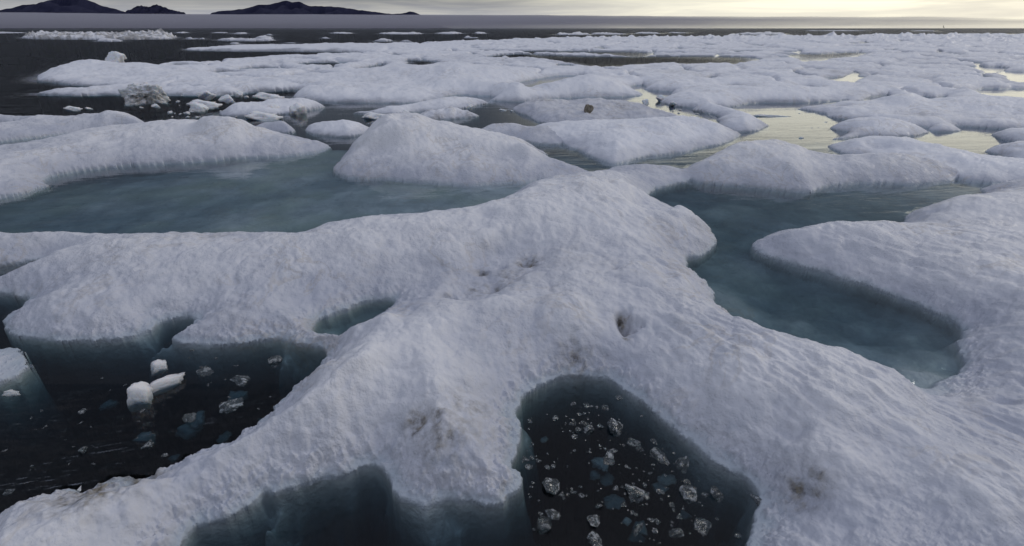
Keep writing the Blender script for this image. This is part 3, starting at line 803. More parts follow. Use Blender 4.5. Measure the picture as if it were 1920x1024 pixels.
def clear_ice():
    """glassy broken ice: you look through it except where it is bubbly, cracked or catches the sky"""
    m, t = new_mat('clear_wet_ice')
    tco = N(t, 'ShaderNodeTexCoord')
    pos = tco.outputs['Object']
    oi = N(t, 'ShaderNodeObjectInfo')
    off = N(t, 'ShaderNodeVectorMath')
    off.operation = 'ADD'
    sc_ = N(t, 'ShaderNodeVectorMath')
    sc_.operation = 'SCALE'
    sc_.inputs[0].default_value = (17, 11, 5)
    L(t, oi.outputs['Random'], sc_.inputs['Scale'])
    L(t, pos, off.inputs[0])
    L(t, sc_.outputs[0], off.inputs[1])
    p2 = off.outputs[0]
    n = NOISE(t, p2, 3.0, 6, .68)
    fine_ = NOISE(t, p2, 15, 4, .65)
    bp = N(t, 'ShaderNodeBump')
    bp.inputs['Strength'].default_value = 1.0
    bp.inputs['Distance'].default_value = .05
    L(t, MATH(t, 'ADD', fine_, n), bp.inputs['Height'])
    b = N(t, 'ShaderNodeBsdfPrincipled')
    L(t, MIXC(t, RANGE(t, fine_, .35, .7), (.55, .62, .67), (.93, .94, .95)), b.inputs['Base Color'])
    b.inputs['Roughness'].default_value = .18
    b.inputs['Specular IOR Level'].default_value = .7
    L(t, bp.outputs[0], b.inputs['Normal'])
    tr = N(t, 'ShaderNodeBsdfTransparent')
    tr.inputs['Color'].default_value = (.62, .72, .76, 1)
    gl = N(t, 'ShaderNodeBsdfGlossy')
    gl.inputs['Roughness'].default_value = .08
    L(t, bp.outputs[0], gl.inputs['Normal'])
    lw = N(t, 'ShaderNodeLayerWeight')
    lw.inputs['Blend'].default_value = .25
    L(t, bp.outputs[0], lw.inputs['Normal'])
    m1 = N(t, 'ShaderNodeMixShader')
    L(t, MATH(t, 'MULTIPLY', lw.outputs['Fresnel'], 1.2, clamp=True), m1.inputs[0])
    L(t, tr.outputs[0], m1.inputs[1])
    L(t, gl.outputs[0], m1.inputs[2])
    m2 = N(t, 'ShaderNodeMixShader')
    frost = MATH(t, 'ADD', RANGE(t, n, MATH_LO, .58), .10, clamp=True)
    # each piece is frosted to its own degree
    fr_ = MATH(t, 'MULTIPLY', frost, MATH(t, 'ADD', MATH(t, 'MULTIPLY', oi.outputs['Random'], .9), .25), clamp=True)
    L(t, fr_, m2.inputs[0])
    L(t, m1.outputs[0], m2.inputs[1])
    L(t, b.outputs[0], m2.inputs[2])
    o = N(t, 'ShaderNodeOutputMaterial')
    L(t, m2.outputs[0], o.inputs[0])
    return m


MATH_LO = .50
M_CLEAR = clear_ice()


def water_material():
    m, t = new_mat('sea_water')
    geo = N(t, 'ShaderNodeNewGeometry')
    pos = geo.outputs['Position']
    at = N(t, 'ShaderNodeAttribute')
    at.attribute_name = 'open'
    opn = at.outputs['Fac']
    a = NOISE(t, SCALEV(t, pos, (1.0, 2.2, 1), R(12)), 2.6, 5, .6, .4)
    b = NOISE(t, SCALEV(t, pos, (.45, 1.9, 1), R(-10)), .8, 5, .6, .3)
    c = NOISE(t, SCALEV(t, pos, (1.0, 1.5, 1), R(30)), 11.0, 3, .55)
    h = MATH(t, 'ADD', MATH(t, 'MULTIPLY', a, .10), MATH(t, 'ADD', MATH(t, 'MULTIPLY', b, .8), MATH(t, 'MULTIPLY', c, .018)))
    d_ = NOISE(t, SCALEV(t, pos, (.11, .46, 1), R(-7)), 1.0, 4, .6, .4)
    h = MATH(t, 'ADD', h, MATH(t, 'MULTIPLY', d_, 1.1))
    h = MATH(t, 'MULTIPLY', h, opn)
    bp = N(t, 'ShaderNodeBump')
    bp.inputs['Strength'].default_value = 1.0
    bp.inputs['Distance'].default_value = 1.0
    L(t, h, bp.inputs['Height'])
    # mirror share by angle, the same from above and from below
    vd = N(t, 'ShaderNodeVectorMath')
    vd.operation = 'DOT_PRODUCT'
    L(t, bp.outputs[0], vd.inputs[0])
    L(t, geo.outputs['Incoming'], vd.inputs[1])
    ca = MATH(t, 'ABSOLUTE', vd.outputs['Value'])
    frs = MATH(t, 'ADD', MATH(t, 'MULTIPLY', MATH(t, 'POWER', MATH(t, 'SUBTRACT', 1.0, ca, clamp=True), 5.0), .98), .02)
    gl = N(t, 'ShaderNodeBsdfGlossy')
    gl.inputs['Color'].default_value = (.94, .96, 1, 1)
    L(t, RANGE(t, opn, .05, 1.0, .015, .33), gl.inputs['Roughness'])
    L(t, bp.outputs[0], gl.inputs['Normal'])
    tr = N(t, 'ShaderNodeBsdfTransparent')
    mx = N(t, 'ShaderNodeMixShader')
    L(t, MATH(t, 'MULTIPLY', frs, RANGE(t, opn, .05, .8, 1.0, .50)), mx.inputs[0])
    L(t, tr.outputs[0], mx.inputs[1])
    L(t, gl.outputs[0], mx.inputs[2])
    va = N(t, 'ShaderNodeVolumeAbsorption')
    # absorption per metre = density * (1 - colour)
    va.inputs['Color'].default_value = (.0, .24, .33, 1)
    va.inputs['Density'].default_value = 2.5
    o = N(t, 'ShaderNodeOutputMaterial')
    L(t, mx.outputs[0], o.inputs[0])
    L(t, va.outputs[0], o.inputs[1])
    return m


M_WATER = water_material()


def simple_mat(name, c1, c2, scale=1.0, rough=.9, bump=.3, dist=.1):
    m, t = new_mat(name)
    tco = N(t, 'ShaderNodeTexCoord')
    b = N(t, 'ShaderNodeBsdfPrincipled')
    n = NOISE(t, tco.outputs['Object'], scale, 5, .6)
    L(t, MIXC(t, RANGE(t, n, .35, .65), c1, c2), b.inputs['Base Color'])
    b.inputs['Roughness'].default_value = rough
    b.inputs['Specular IOR Level'].default_value = .25
    bp = N(t, 'ShaderNodeBump')
    bp.inputs['Strength'].default_value = bump
    bp.inputs['Distance'].default_value = dist
    L(t, n, bp.inputs['Height'])
    L(t, bp.outputs[0], b.inputs['Normal'])
    o = N(t, 'ShaderNodeOutputMaterial')
    L(t, b.outputs[0], o.inputs[0])
    return m


M_ROCK = simple_mat('boulder_stone', (.16, .14, .11), (.30, .27, .22), 6, .85, .6, .05)
M_HILL = simple_mat('dark_hillside', (.010, .012, .040), (.024, .026, .060), .004, 1, .2, 20)
M_BIRD = simple_mat('dark_feathers', (.02, .02, .02), (.05, .05, .05), 8)


def mesh_from(name, verts, faces, mat, normals=None, attr=None, smooth_=True):
    me = bpy.data.meshes.new(name)
    nv, nf = len(verts), len(faces)
    me.vertices.add(nv)
    me.vertices.foreach_set('co', np.asarray(verts, np.float32).ravel())
    k = faces.shape[1]
    me.loops.add(nf * k)
    me.loops.foreach_set('vertex_index', faces.ravel().astype(np.int32))
    me.polygons.add(nf)
    me.polygons.foreach_set('loop_start', np.arange(0, nf * k, k, dtype=np.int32))
    me.update(calc_edges=True)
    me.validate()
    me.polygons.foreach_set('use_smooth', np.ones(len(me.polygons), bool) if smooth_ else np.zeros(len(me.polygons), bool))
    if attr:
        for an, av in attr.items():
            a_ = me.attributes.new(an, 'FLOAT', 'POINT')
            a_.data.foreach_set('value', np.asarray(av, np.float32))
    if normals is not None:
        me.normals_split_custom_set_from_vertices(normals.tolist())
    me.materials.append(mat)
    o = bpy.data.objects.new(name, me)
    C.objects.link(o)
    return o


# ------------------------------------------------------------------ cut the height field into floes
I = np.arange(nr * ncol).reshape(nr, ncol)
quads = np.stack([I[:-1, :-1], I[:-1, 1:], I[1:, 1:], I[1:, :-1]], 2).reshape(-1, 4)
zq = z[quads]
ok = zq.max(1) > -2.6
ql = lab_all[quads[:, 0]]
ql = np.where(ql == PACK, 1000 + cell[quads[:, 0]], ql)
quads, ql = quads[ok], ql[ok]
n_land_q = land[quads].any(1)
# a pack cell that is hardly there joins its neighbour instead of becoming a sliver
order = np.argsort(ql, kind='stable')
quads, ql, n_land_q = quads[order], ql[order], n_land_q[order]
u_lab, starts, cnt = np.unique(ql, return_index=True, return_counts=True)
small = [l_ for l_, s_, c_ in zip(u_lab, starts, cnt) if l_ >= 1000 and n_land_q[s_:s_ + c_].sum() < 220]
good_sites = [l_ - 1000 for l_ in u_lab if l_ >= 1000 and l_ not in small]
for l_ in small:
    k = l_ - 1000
    best = min(good_sites, key=lambda j: (st[j] - st[k]) ** 2 + ((sl[j] - sl[k]) * KL) ** 2)
    ql[ql == l_] = 1000 + best
order = np.argsort(ql, kind='stable')
quads, ql = quads[order], ql[order]
u_lab, starts, cnt = np.unique(ql, return_index=True, return_counts=True)


def pack_text(x, y):
    """where a pack floe lies, in words one can find in the photograph"""
    return None


for l_, s_, c_ in zip(u_lab, starts, cnt):
    q = quads[s_:s_ + c_]
    uv, inv = np.unique(q, return_inverse=True)
    inv = inv.reshape(-1, 4)
    if l_ >= 1000:
        k = l_ - 1000
        c0 = sites[k]
        dd = math.hypot(*c0)
        name = 'pack_floe'
        if dd > 110:
            band = ('hummocky snow-covered floe in the far pack close under the horizon', 'hummocky floes of the far pack')
        elif dd > 45:
            band = ('low snow-covered floe of the middle pack between narrow dark leads', 'low floes of the middle pack')
        else:
            band = ('rounded snow-covered floe of the nearer pack, hemmed in by other white floes', 'rounded floes of the nearer pack')
        info = dict(name=name, label=band[0], cat='ice floe', group=band[1])
    else:
        info = FLOES[l_]
    # separate pieces become separate floes; mere crumbs are dropped
    comp = np.arange(len(uv))
    while True:
        m_ = comp[inv].min(1)
        new = comp.copy()
        for c_i in range(4):
            np.minimum.at(new, inv[:, c_i], m_)
        new = new[new]
        if (new == comp).all():
            break
        comp = new
    fc = comp[inv[:, 0]]
    ids, n_f = np.unique(fc, return_counts=True)
    for id_, nf_ in zip(ids, n_f):
        if nf_ < 1:
            continue
        qi, iv = np.unique(inv[fc == id_], return_inverse=True)
        iv = iv.reshape(-1, 4)
        uq = uv[qi]
        org = PV[uq].mean(0)
        org[2] = 0
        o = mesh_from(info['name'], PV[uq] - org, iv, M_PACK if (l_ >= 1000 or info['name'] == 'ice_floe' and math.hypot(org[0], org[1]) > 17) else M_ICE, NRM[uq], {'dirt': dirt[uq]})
        o.location = org
        if nf_ == n_f.max() or l_ >= 1000:
            tag(o, info['label'], info['cat'], info.get('group'))
        else:
            o.name = 'ice_ledge'
            tag(o, 'bit of low wet ice ledge cut off at the water beside a larger floe', 'ice ledge', 'low wet ledges beside the floes')

# ------------------------------------------------------------------ water body
wv = np.concatenate([[-6.0, -4.0, -2.0, 0.0], rows_y[::5], [700, 1000, 1500, 2500, 4500, 9000, 20000, 45000]])
wv = np.unique(np.sort(wv))
ws = np.concatenate([np.linspace(-3.2, -1.35, 8), np.linspace(-1.3, 1.3, 300), np.linspace(1.35, 3.2, 8)])
WXg = ws[None] * (0.905 * np.maximum(wv, 0)[:, None] + 1.75 + (wv[:, None] < 0) * 0)
WYg = np.repeat(wv[:, None], len(ws), 1)
shx = sh[:, 0]
fx, fy = warp(WXg.ravel(), np.maximum(WYg.ravel(), .5))
dw = np.array([kd.find((x, y, 0))[2] for x, y in zip(fx.tolist(), fy.tolist())])
wr = np.hypot(fx, fy)
wl = classify(fx, fy) != -1
# wind only ruffles open water; pools walled in by ice stay calm
openness = np.clip((dw - .15) / (.5 + 0.018 * wr), 0, 1) * np.clip((wr - 3) / 30, .18, 1)
# the big dark lead and everything on the seaward (left) side is exposed
lead = np.exp(-(((fx - g(1150, 114)[0]) / 18) ** 2 + ((fy - g(1150, 114)[1]) / 12) ** 2))
left = np.clip((g(560, 200)[0] - fx + 0.3 * (fy - 20)) / 5, 0, 1) * np.clip((fy - 19) / 6, 0, 1)
pools = np.clip((fy - 60) / 60, 0, 1)
near_l = np.clip((4.5 - fy) / 2, 0, 1) * np.clip((-1.2 - fx) / .8, 0, 1) * .95
op = np.clip(openness * np.maximum.reduce([lead, left, pools]) + 0.013 + .20 * near_l, 0, 1)
op = np.maximum(op, lead * np.clip(dw / 2.5, 0, 1))
op[wl] = .02
nwr, nwc = WXg.shape
tv = np.stack([WXg.ravel(), WYg.ravel(), np.zeros(nwr * nwc)], 1)
J = np.arange(nwr * nwc).reshape(nwr, nwc)
tq = np.stack([J[:-1, :-1], J[:-1, 1:], J[1:, 1:], J[1:, :-1]], 2).reshape(-1, 4)
loop = np.concatenate([J[0, :], J[1:, -1], J[-1, -2::-1], J[-2:0:-1, 0]])
bot = tv[loop].copy()
bot[:, 2] = -14
base_i = len(tv)
bi = base_i + np.arange(len(loop))
side = np.stack([loop, bi, np.roll(bi, -1), np.roll(loop, -1)], 1)
me = bpy.data.meshes.new('sea_water')
allv = np.concatenate([tv, bot])
faces = [tuple(f) for f in tq.tolist()] + [tuple(f) for f in side.tolist()] + [tuple(bi[::-1].tolist())]
me.from_pydata(allv.tolist(), [], faces)
a_ = me.attributes.new('open', 'FLOAT', 'POINT')
a_.data.foreach_set('value', np.concatenate([op, np.zeros(len(bot))]).astype(np.float32))
me.materials.append(M_WATER)
sea = bpy.data.objects.new('sea_water', me)
C.objects.link(sea)
tag(sea, kind='structure')

# ------------------------------------------------------------------ loose ice
def chunk_mesh(name, seed, flatness=.6, cuts=10, sub=4, lumpy=.16, depth=1.0):
    """an irregular lump about 1 m across: a ball shorn by random planes, then weathered"""
    rg = random.Random(seed)
    bm = bmesh.new()
    bmesh.ops.create_icosphere(bm, subdivisions=sub, radius=1)
    planes = []
    for _ in range(cuts):
        n = Vector((rg.gauss(0, 1), rg.gauss(0, 1), rg.gauss(0, .8))).normalized()
        planes.append((n, rg.uniform(.42, .85)))
    co = np.array([v.co[:] for v in bm.verts])
    for v in bm.verts:
        p = v.co
        f = 1.0
        for n, d in planes:
            k = p.dot(n)
            if k * f > d:
                f = d / k
        v.co = p * f
    co = np.array([v.co[:] for v in bm.verts])
    nn = fbm(co[:, 0] * 2.2 + seed, co[:, 1] * 2.2 + co[:, 2] * 1.7, 4, seed, .6)
    for v, k in zip(bm.verts, nn):
        v.co *= 1 + lumpy * float(k) * 2
        v.co.z *= flatness * (depth if v.co.z < 0 else 1)
        v.co *= .5
    me = bpy.data.meshes.new(name)
    bm.to_mesh(me)
    bm.free()
    for p in me.polygons:
        p.use_smooth = True
    return me


LUMPS = [chunk_mesh('ice_lump', 11 + i, f, c, 4, l_, 1.4) for i, (f, c, l_) in enumerate(((.55, 9, .18), (.4, 12, .22), (.8, 8, .14), (.35, 10, .26), (.6, 7, .3)))]
for m_ in LUMPS:
    m_.materials.append(M_CHUNK)
SHARDS = [chunk_mesh('ice_shard', 41 + i, f, c, 4, l_, 1.3) for i, (f, c, l_) in enumerate(((.6, 9, .10), (.35, 12, .2), (.75, 7, .12), (.45, 6, .3), (.3, 8, .25), (.55, 5, .4)))]
for m_ in SHARDS:
    m_.materials.append(M_CLEAR)


def add_dirt(me, seed, amount):
    co = np.array([v.co[:] for v in me.vertices])
    k = fbm(co[:, 0] * 7 + seed, co[:, 2] * 7 + co[:, 1] * 3, 4, seed, .6)
    a_ = me.attributes.new('dirt', 'FLOAT', 'POINT')
    a_.data.foreach_set('value', np.clip(k * 2.5 + .2, 0, 1).astype(np.float32) * amount)


def rotten_block():
    me = chunk_mesh('ice_block', 23, .9, 7, 6, .16)
    co = np.array([v.co[:] for v in me.vertices])
    an = np.arctan2(co[:, 1], co[:, 0])
    # columns of melted ice down the sides, a gnawed crest
    col = fbm(an * 5.5, co[:, 2] * 1.4, 4, 3, .65)
    gn = fbm(co[:, 0] * 9, co[:, 1] * 9 + co[:, 2] * 5, 4, 6, .65)
    cave = np.exp(-((co[:, 0] - .05) / .28) ** 2 - ((co[:, 2] + .02) / .16) ** 2) * (co[:, 1] < 0)
    f = 1 + .30 * col + .09 * gn - .35 * cave
    co[:, 0] *= f
    co[:, 1] *= f
    co[:, 2] *= 1 + .14 * gn
    for v, c in zip(me.vertices, co.tolist()):
        v.co = c
    a_ = me.attributes.new('dirt', 'FLOAT', 'POINT')
    a_.data.foreach_set('value', np.clip(.25 + cave * .9 + gn * 1.6, 0, 1).astype(np.float32) * .9)
    me.materials.append(M_CHUNK)
    return me


def place(mesh, name, label, cat, u, v, wpx, lift=.0, stretch=(1, 1, 1), rot=None, group=None, mat=None, tilt=(0, 0), zabs=None):
    x, y = g(u, v)
    d = math.sqrt(x * x + y * y + CAM_H ** 2)
    # metres for a width in pixels at that range
    depth = y * cP + CAM_H * sP
    w = wpx * depth / F_PX
    o = bpy.data.objects.new(name, mesh)
    C.objects.link(o)
    o.location = (x, y, lift * w if zabs is None else zabs)
    o.scale = (w * stretch[0], w * stretch[1], w * stretch[2])
    o.rotation_euler = (tilt[0], tilt[1], rot if rot is not None else (u * 1.7 + v) % 6.28)
    tag(o, label, cat, group)
    return o


rg = random.Random(5)
place(rotten_block(), 'ice_block', 'rough dirt-stained block of ice with ragged icicle-like face on the dark channel', 'ice block', 276, 194, 88, .12, (1, .8, .62), 0.4)
place(LUMPS[0], 'ice_block', 'white jagged crest standing behind the flat-topped hump at left', 'ice block', 222, 127, 50, .30, (1, .7, 1.0), .3)
place(LUMPS[3], 'ice_lump', 'white lump with low tail floating alone on the dark sea at left', 'ice lump', 136, 207, 38, .06, (1, .6, .9), .2)
place(LUMPS[1], 'ice_lump', 'small white lump just right of the tailed lump at left', 'ice lump', 166, 205, 16, .05, (1, .7, .9), 1.2)
for i, (u, v, w, k, lb, lift) in enumerate((
    (390, 187, 62, 1, 'grey-bottomed slab behind the others in the left brash', .10), (428, 192, 46, 0, 'rounded white slab at the right of the left brash', .08),
    (380, 201, 74, 3, 'flat white raft of ice in the middle of the left brash', .05), (372, 209, 44, 2, 'half-sunk bluish lump below the raft in the left brash', .03),
    (352, 214, 14, 4, 'tiny lump at the lower left of the left brash', .1), (360, 211, 12, 1, 'tiny round lump between the half-sunk lump and the raft', .1),
    (450, 182, 24, 2, 'small white cap between the brash and the snowy front edge', .1), (500, 186, 70, 3, 'thin white slab left of the pointed snow mound', .04),
    (516, 213, 44, 0, 'white lump at the foot of the long white floe', .15), (560, 214, 48, 2, 'pale blue lump beside the foot of the long white floe', .08),
    (490, 223, 84, 3, 'low white raft just below the long white floe', .03), (706, 222, 70, 3, 'low mottled strip of ice left of the big mound peak', .02),
    (760, 220, 24, 2, 'round white ball of ice left of the banded slab', .22), (738, 220, 26, 0, 'small white bump left of the round ball of ice', .08),
    (881, 209, 20, 2, 'upright white shard behind the banded slab', .35), (265, 203, 10, 1, 'small white bit below the dirty block', .1), (293, 202, 22, 0, 'low white lump at the right foot of the dirty block', .1),
    (1260, 199, 22, 0, 'white lump right of the tall smooth mound near the grey pool', .2), (1210, 199, 24, 2, 'dark-bottomed white lump right of the rough stained floe', .2), (1240, 190, 34, 1, 'low white lumps below the grey pool', .15),
    (942, 207, 18, 3, 'thin white scrap floating left of the rough stained floe', .02), (960, 209, 12, 1, 'little scrap next to the rough stained floe', .03))):
    place(LUMPS[k], 'ice_lump', lb, 'ice lump', u, v, w, lift, (1, .7, .8), None if k != 3 else .1 * (i % 3))
# scraps between them
for i in range(46):
    u, v = rg.uniform(315, 520), rg.uniform(180, 222)
    place(LUMPS[rg.randrange(5)], 'brash_ice', 'small scrap of brash ice floating among the lumps left of the long white floe', 'ice scrap', u, v, rg.choice((5, 7, 9, 12)), .08, (1, .7, .7), None, 'scraps of brash in the left channel')
for i in range(20):
    u, v = rg.uniform(1240, 1350), rg.uniform(203, 222)
    place(LUMPS[rg.randrange(5)], 'brash_ice', 'small scrap of ice in the grey pool behind the small rounded floe', 'ice scrap', u, v, rg.choice((4, 6, 9)), .08, (1, .7, .7), None, 'scraps in the grey pool')
# dark flecks and low slab on the bright pool
place(LUMPS[3], 'ice_slab', 'low dark slab floating on the bright pool', 'ice slab', 1440, 218, 84, .0, (1, .22, .22), .0)
for i, (u, v, w) in enumerate(((1499, 213, 7), (1548, 229, 10), (1502, 259, 12), (1532, 268, 6), (1522, 240, 5), (1535, 239, 4))):
    o = place(LUMPS[i % 5], 'dark_fleck', 'tiny dark fleck of ice floating on the bright pool', 'ice scrap', u, v, w, -.02, (1, .8, .5), None, 'flecks on the bright pool')

# near left black water
place(LUMPS[2], 'ice_lump', 'smooth white ice lump with a long arm pointing up right, floating on the black water', 'ice lump', 262, 745, 66, .02, (1, .75, 1.05), .5)
arm = place(LUMPS[2], 'arm', None, None, 308, 724, 92, .03, (1.12, .30, .38), 0.826)
body = [o for o in C.objects if o.get('label', '').startswith('smooth white ice lump with a long arm')][0]
arm.parent = body
arm.matrix_parent_inverse = (body.matrix_basis.inverted() if False else __import__('mathutils').Matrix.LocRotScale(body.location, body.rotation_euler, body.scale).inverted())
place(LUMPS[2], 'ice_lump', 'small rounded lump behind the armed ice lump on the black water', 'ice lump', 298, 690, 42, .03, (1, .8, .8), .9)
place(LUMPS[1], 'ice_lump', 'small pale lump below the drowned corner of ice at the left edge', 'ice lump', 20, 738, 36, .0, (1, .6, .8), .2)
for (u, v, w, k, lb) in ((352, 782, 38, 0, 'grey submerged lump right below the armed ice lump'), (430, 755, 60, 1, 'glassy flat piece by the snowy arm, brightest on the left black water'), (455, 708, 50, 3, 'glassy cluster under the low snow spur'),
                      (515, 676, 40, 2, 'round clear piece in the dark corner under the snow spur'), (385, 692, 46, 1, 'ruffled glassy patch left of the round clear piece'), (278, 832, 28, 3, 'small clear piece in the middle of the left black water'), (152, 770, 22, 1, 'thin bright splinter on the left black water'),
                      (155, 843, 22, 2, 'dull little piece on the left black water'), (310, 852, 14, 0, 'tiny clear bead near the snowy arm'), (15, 920, 24, 1, 'pale splinter at the left edge by the lower ice arm')):
    place(SHARDS[k], 'clear_ice_piece', lb, 'clear ice', u, v, w, -.06, (1, .7, .6))
for i in range(60):
    u = rg.uniform(0, 540)
    v = rg.uniform(650, 900)
    if v > 930 - u * .32 or (u > 60 and v < 665 and u < 300):
        continue
    place(SHARDS[rg.randrange(6)], 'ice_splinter', 'little wet splinter of clear ice drifting on the left black water', 'ice splinter', u, v, rg.choice((4, 6, 8, 11)), -.05, (1, .5, .4), None, 'splinters on the left black water')
# bottom pool
for (u, v, w, k, st_, lb) in (
    (1150, 800, 42, 0, (1, .8, 1.3), 'pale pointed shard of ice standing highest in the dark bottom pool'), (1105, 805, 24, 2, (1, .8, .9), 'dim bluish piece left of the pointed shard'), (1188, 828, 34, 1, (1, .8, .6), 'crumbly bright piece just below right of the pointed shard'),
    (1140, 858, 38, 4, (1, .7, .6), 'sparkling cluster in the middle of the dark bottom pool'), (1030, 910, 48, 0, (1, .8, .9), 'rounded grey piece below the ragged snow lip'), (1190, 925, 54, 3, (1, .8, .8), 'large glinting lump in the dark bottom pool'),
    (1240, 855, 46, 4, (1, .7, .6), 'long thin-edged plate right of the sparkling cluster'), (1278, 868, 44, 3, (1, .7, .7), 'dim plate near the right rim of the bottom pool'), (1342, 925, 34, 0, (.8, .9, 1.2), 'upright white piece near the right rim of the bottom pool'),
    (1020, 985, 44, 2, (1, .8, .7), 'round glassy disc low in the bottom pool'), (1035, 965, 40, 1, (1, .7, .8), 'bright-speckled piece above the glassy disc'), (1122, 950, 16, 0, (1, .7, 1.2), 'tiny bright tooth of ice in the bottom pool'), (1195, 990, 38, 3, (1, .45, .6), 'bone-shaped white piece near the bottom edge'),
    (1270, 1000, 42, 1, (1, .6, .8), 'white jagged piece at the bottom edge right of the bone-shaped one'), (1120, 1015, 44, 4, (1, .7, .6), 'dull crumbly lump at the very bottom edge'), (1110, 975, 36, 0, (1, .8, .6), 'dim piece right of the bright-speckled one'), (1290, 925, 46, 2, (1, .8, .6), 'dark clear piece right of the large glinting lump'),
    (1320, 985, 50, 1, (1, .8, .5), 'mottled half-sunk piece at the lower right of the bottom pool'), (1425, 940, 44, 3, (1, .7, .4), 'bubbly patch of drowned ice at the right shelf'), (1160, 745, 20, 0, (1, .7, .5), 'small dim piece at the top corner of the bottom pool')):
    place(SHARDS[k], 'clear_ice_piece', lb, 'clear ice', u, v, w, .0, st_, None)
rh = random.Random(12)
for i in range(15):
    u, v = rh.uniform(1010, 1370), rh.uniform(770, 1015)
    if u > 1190 + (v - 750) * .8:
        continue
    place(LUMPS[rh.randrange(5)], 'drowned_ice', 'dim lump of ice drowned below the surface of the dark bottom pool', 'drowned ice', u, v, rh.uniform(20, 50), 0, (1, .8, .6), None, 'drowned lumps in the bottom pool', zabs=-rh.uniform(.30, .52))
for (u, v, w) in ((350, 735, 60), (430, 690, 70), (480, 720, 54), (540, 690, 46), (400, 760, 50), (300, 790, 40), (250, 765, 60), (330, 745, 80), (460, 770, 44), (560, 665, 50), (180, 700, 44)):
    place(LUMPS[rh.randrange(5)], 'drowned_ice', 'dim pale lump of ice drowned below the surface of the left black water', 'drowned ice', u, v, w * .8, 0, (1, .7, .6), None, 'drowned lumps in the left black water', zabs=-rh.uniform(.36, .6))
for i in range(230):
    if i % 5:
        cu, cv, cs = rh.choice(((1140, 860, 30), (1040, 940, 34), (1190, 925, 46), (1100, 800, 26), (1240, 870, 34), (1300, 930, 36), (1080, 790, 22), (1260, 1000, 34), (1010, 860, 22)))
        u, v = rh.gauss(cu, cs), rh.gauss(cv, cs * .8)
    else:
        u, v = rg.uniform(985, 1400), rg.uniform(745, 1022)
    if v > 1030 or v < 735 or u < 978 or u > 1395:
        continue
    if u > 1180 + (v - 750) * .9:
        continue
    place(SHARDS[rg.randrange(6)], 'ice_splinter', 'tiny wet crumb of ice floating in the dark bottom pool', 'ice splinter', u, v, rg.choice((3, 4, 5, 6, 7, 9, 13, 17)), rg.choice((-.12, -.05, .03)), (1, .8, .6), None, 'crumbs in the dark bottom pool')

# the boulder on the stained floe
bme = chunk_mesh('boulder', 77, .85, 7, 4, .10)
bme.materials.append(M_ROCK)
bx, by, bz = top_height(1101, 222, 226)
bo = bpy.data.objects.new('boulder', bme)
C.objects.link(bo)
bo.location = (bx, by, max(bz, .3) + .12)
bo.scale = (.55, .5, .55)
tag(bo, 'round brown boulder sitting on the rough stained floe', 'boulder')

# ------------------------------------------------------------------ mountains beyond the fog
def mountain(name, label, prof_px, dist_m, thick, seed):
    us = np.array([p[0] for p in prof_px], float)
    vs = np.array([p[1] for p in prof_px], float)
    n = 160
    uu = np.linspace(us[0], us[-1], n)
    vv = np.interp(uu, us, vs)
    kk = np.arange(n)
    vv = vv + fbm(kk * .16, kk * 0 + seed, 4, seed) * 2.2 * np.clip((np.minimum(kk, n - 1 - kk)) / 10, 0, 1)
    m = 41
    ys = np.linspace(-1, 1, m)
    X = np.zeros((m, n))
    Y = np.zeros((m, n))
    Zz = np.zeros((m, n))
    for j, (u, v) in enumerate(zip(uu, vv)):
        x, y, zz = ray(u, v)
        t = dist_m / y
        h = max(CAM_H + zz * t, 0)
        X[:, j] = x * t
        f = np.clip(1 - np.abs(ys), 0, 1) ** .8
        rdg = .75 + .5 * fbm(np.full(m, j * .11), ys * 3, 4, seed + 3)
        Zz[:, j] = h * np.where(np.abs(ys) < .03, 1, f * np.clip(rdg, .2, 1)) - 2
        Y[:, j] = dist_m + ys * thick
    Jm = np.arange(m * n).reshape(m, n)
    q = np.stack([Jm[:-1, :-1], Jm[:-1, 1:], Jm[1:, 1:], Jm[1:, :-1]], 2).reshape(-1, 4)
    o = mesh_from(name, np.stack([X, Y, Zz], 2).reshape(-1, 3), q, M_HILL)
    tag(o, label, None, None, 'structure')


mountain('hill', None, [(-260, 50), (-200, 38), (-60, 22), (0, 19), (40, 10), (75, 6), (95, 0), (120, -6), (145, -4), (165, 0), (190, 10), (215, 17), (240, 23), (275, 50)], 9000, 1600, 3)
mountain('hill', None, [(225, 50), (240, 20), (255, 12), (265, 10), (278, 13), (293, 8), (305, 12), (320, 18), (345, 23), (375, 48)], 9400, 1200, 4)
mountain('hill', None, [(370, 50), (397, 23), (430, 19), (455, 17), (480, 10), (505, 8), (535, 1), (548, 4), (560, 3), (580, 11), (620, 12), (645, 14), (670, 18), (700, 22), (735, 26), (755, 25), (768, 21), (785, 26), (830, 50)], 9200, 1500, 5)

# ------------------------------------------------------------------ the bank of sea fog lying in front of them
m, t = new_mat('sea_fog')
pv = N(t, 'ShaderNodeVolumePrincipled')
pv.inputs['Color'].default_value = (.62, .62, .72, 1)
pv.inputs['Density'].default_value = .0026
pv.inputs['Anisotropy'].default_value = .1
gz = N(t, 'ShaderNodeNewGeometry')
sz = N(t, 'ShaderNodeSeparateXYZ')
L(t, gz.outputs['Position'], sz.inputs[0])
streak = NOISE(t, SCALEV(t, gz.outputs['Position'], (.0007, .002, .045)), 1.0, 3, .5)
dens = MATH(t, 'MULTIPLY', RANGE(t, sz.outputs['Z'], 0, 80, .0011, .0036), MATH(t, 'ADD', MATH(t, 'MULTIPLY', streak, 1.4), .3))
L(t, dens, pv.inputs['Density'])
o_ = N(t, 'ShaderNodeOutputMaterial')
L(t, pv.outputs[0], o_.inputs['Volume'])
nx = 140
xs = np.linspace(-9000, 10500, nx)
prof_y = [3800, 3820, 4000, 4300, 4700, 5000, 5400, 5900, 6000]
prof_z = [3.0, .50, .72, .90, .99, 1.0, .93, .7, 3.0]
fv = []
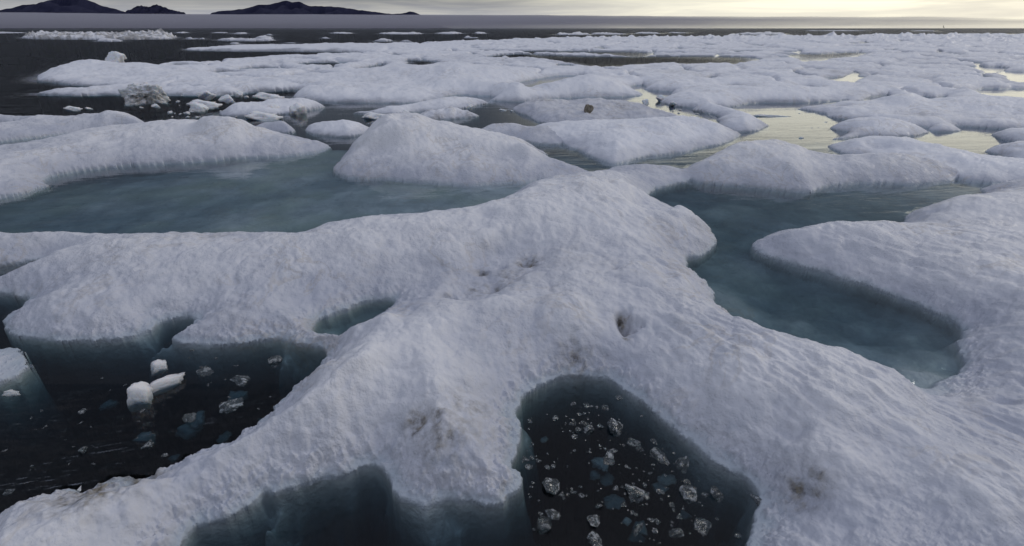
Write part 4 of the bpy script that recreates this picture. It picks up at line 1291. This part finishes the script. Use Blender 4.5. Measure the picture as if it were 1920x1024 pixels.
for i, x in enumerate(xs):
    uu = 960 + x / 4300 * F_PX / cP
    vt = np.interp(uu, [0, 400, 900, 1300, 1500, 1650, 1920, 2500], [23.5, 27.5, 28.5, 31, 31, 30, 38, 42])
    _, y1, z1 = ray(960, vt)
    top = CAM_H + z1 * 4300 / y1
    top += float(fbm(np.array([x / 900.0]), np.array([.5]), 3, 8)[0]) * 9
    thin = float(np.interp(uu, [0, 900, 1200, 1500, 1800, 2500], [1, .9, .5, .2, .09, .06]))
    for yv, zf in zip(prof_y, prof_z):
        yv = 3800 + (yv - 3800) * thin
        fv.append((x, yv, 3.0 if zf == 3.0 else top * zf * yv / 4300 * (1 + .03 * float(fbm(np.array([x / 500.0]), np.array([yv / 300.0]), 2, 9)[0]))))
k = len(prof_y)
ff = []
for i in range(nx - 1):
    for j in range(k - 1):
        a = i * k + j
        ff.append((a, a + k, a + k + 1, a + 1))
    a = i * k
    ff.append((a, a + k - 1, a + 2 * k - 1, a + k))
ff.append(tuple(range(k)))
ff.append(tuple(range((nx - 1) * k, nx * k))[::-1])
me = bpy.data.meshes.new('fog_bank')
me.from_pydata(fv, [], ff)
bm = bmesh.new()
bm.from_mesh(me)
bmesh.ops.recalc_face_normals(bm, faces=bm.faces)
bm.to_mesh(me)
bm.free()
me.materials.append(m)
fog = bpy.data.objects.new('fog_bank', me)
C.objects.link(fog)
tag(fog, 'long grey bank of fog lying low on the sea along the horizon', None, None, 'stuff')

# ------------------------------------------------------------------ the bird over the far pack
bmb = bmesh.new()
bmesh.ops.create_icosphere(bmb, subdivisions=2, radius=1)
for v in bmb.verts:
    v.co = Vector((v.co.x * .09, v.co.y * .30 * (1 - .35 * max(0, -v.co.y)), v.co.z * .09))
for sx in (-1, 1):
    pts = [(0.05, .12, .03), (0.42, .16, .22), (.80, -.02, .16), (.78, -.08, .15), (.40, -.05, .20), (.05, -.10, .02)]
    up = [bmb.verts.new((sx * p[0], p[1], p[2] + .012)) for p in pts]
    dn = [bmb.verts.new((sx * p[0], p[1], p[2] - .012)) for p in pts]
    bmb.faces.new(up)
    bmb.faces.new(dn[::-1])
    for i in range(6):
        bmb.faces.new((up[i], dn[i], dn[(i + 1) % 6], up[(i + 1) % 6]))
bmesh.ops.recalc_face_normals(bmb, faces=bmb.faces)
me = bpy.data.meshes.new('bird')
bmb.to_mesh(me)
bmb.free()
me.materials.append(M_BIRD)
bird = bpy.data.objects.new('bird', me)
C.objects.link(bird)
x, y, zz = ray(1769, 51)
t_ = 230 / y
bird.location = (x * t_, 230, CAM_H + zz * t_)
bird.rotation_euler = (0, R(38), R(20))
tag(bird, 'small dark bird flying low over the far pack at right', 'bird')
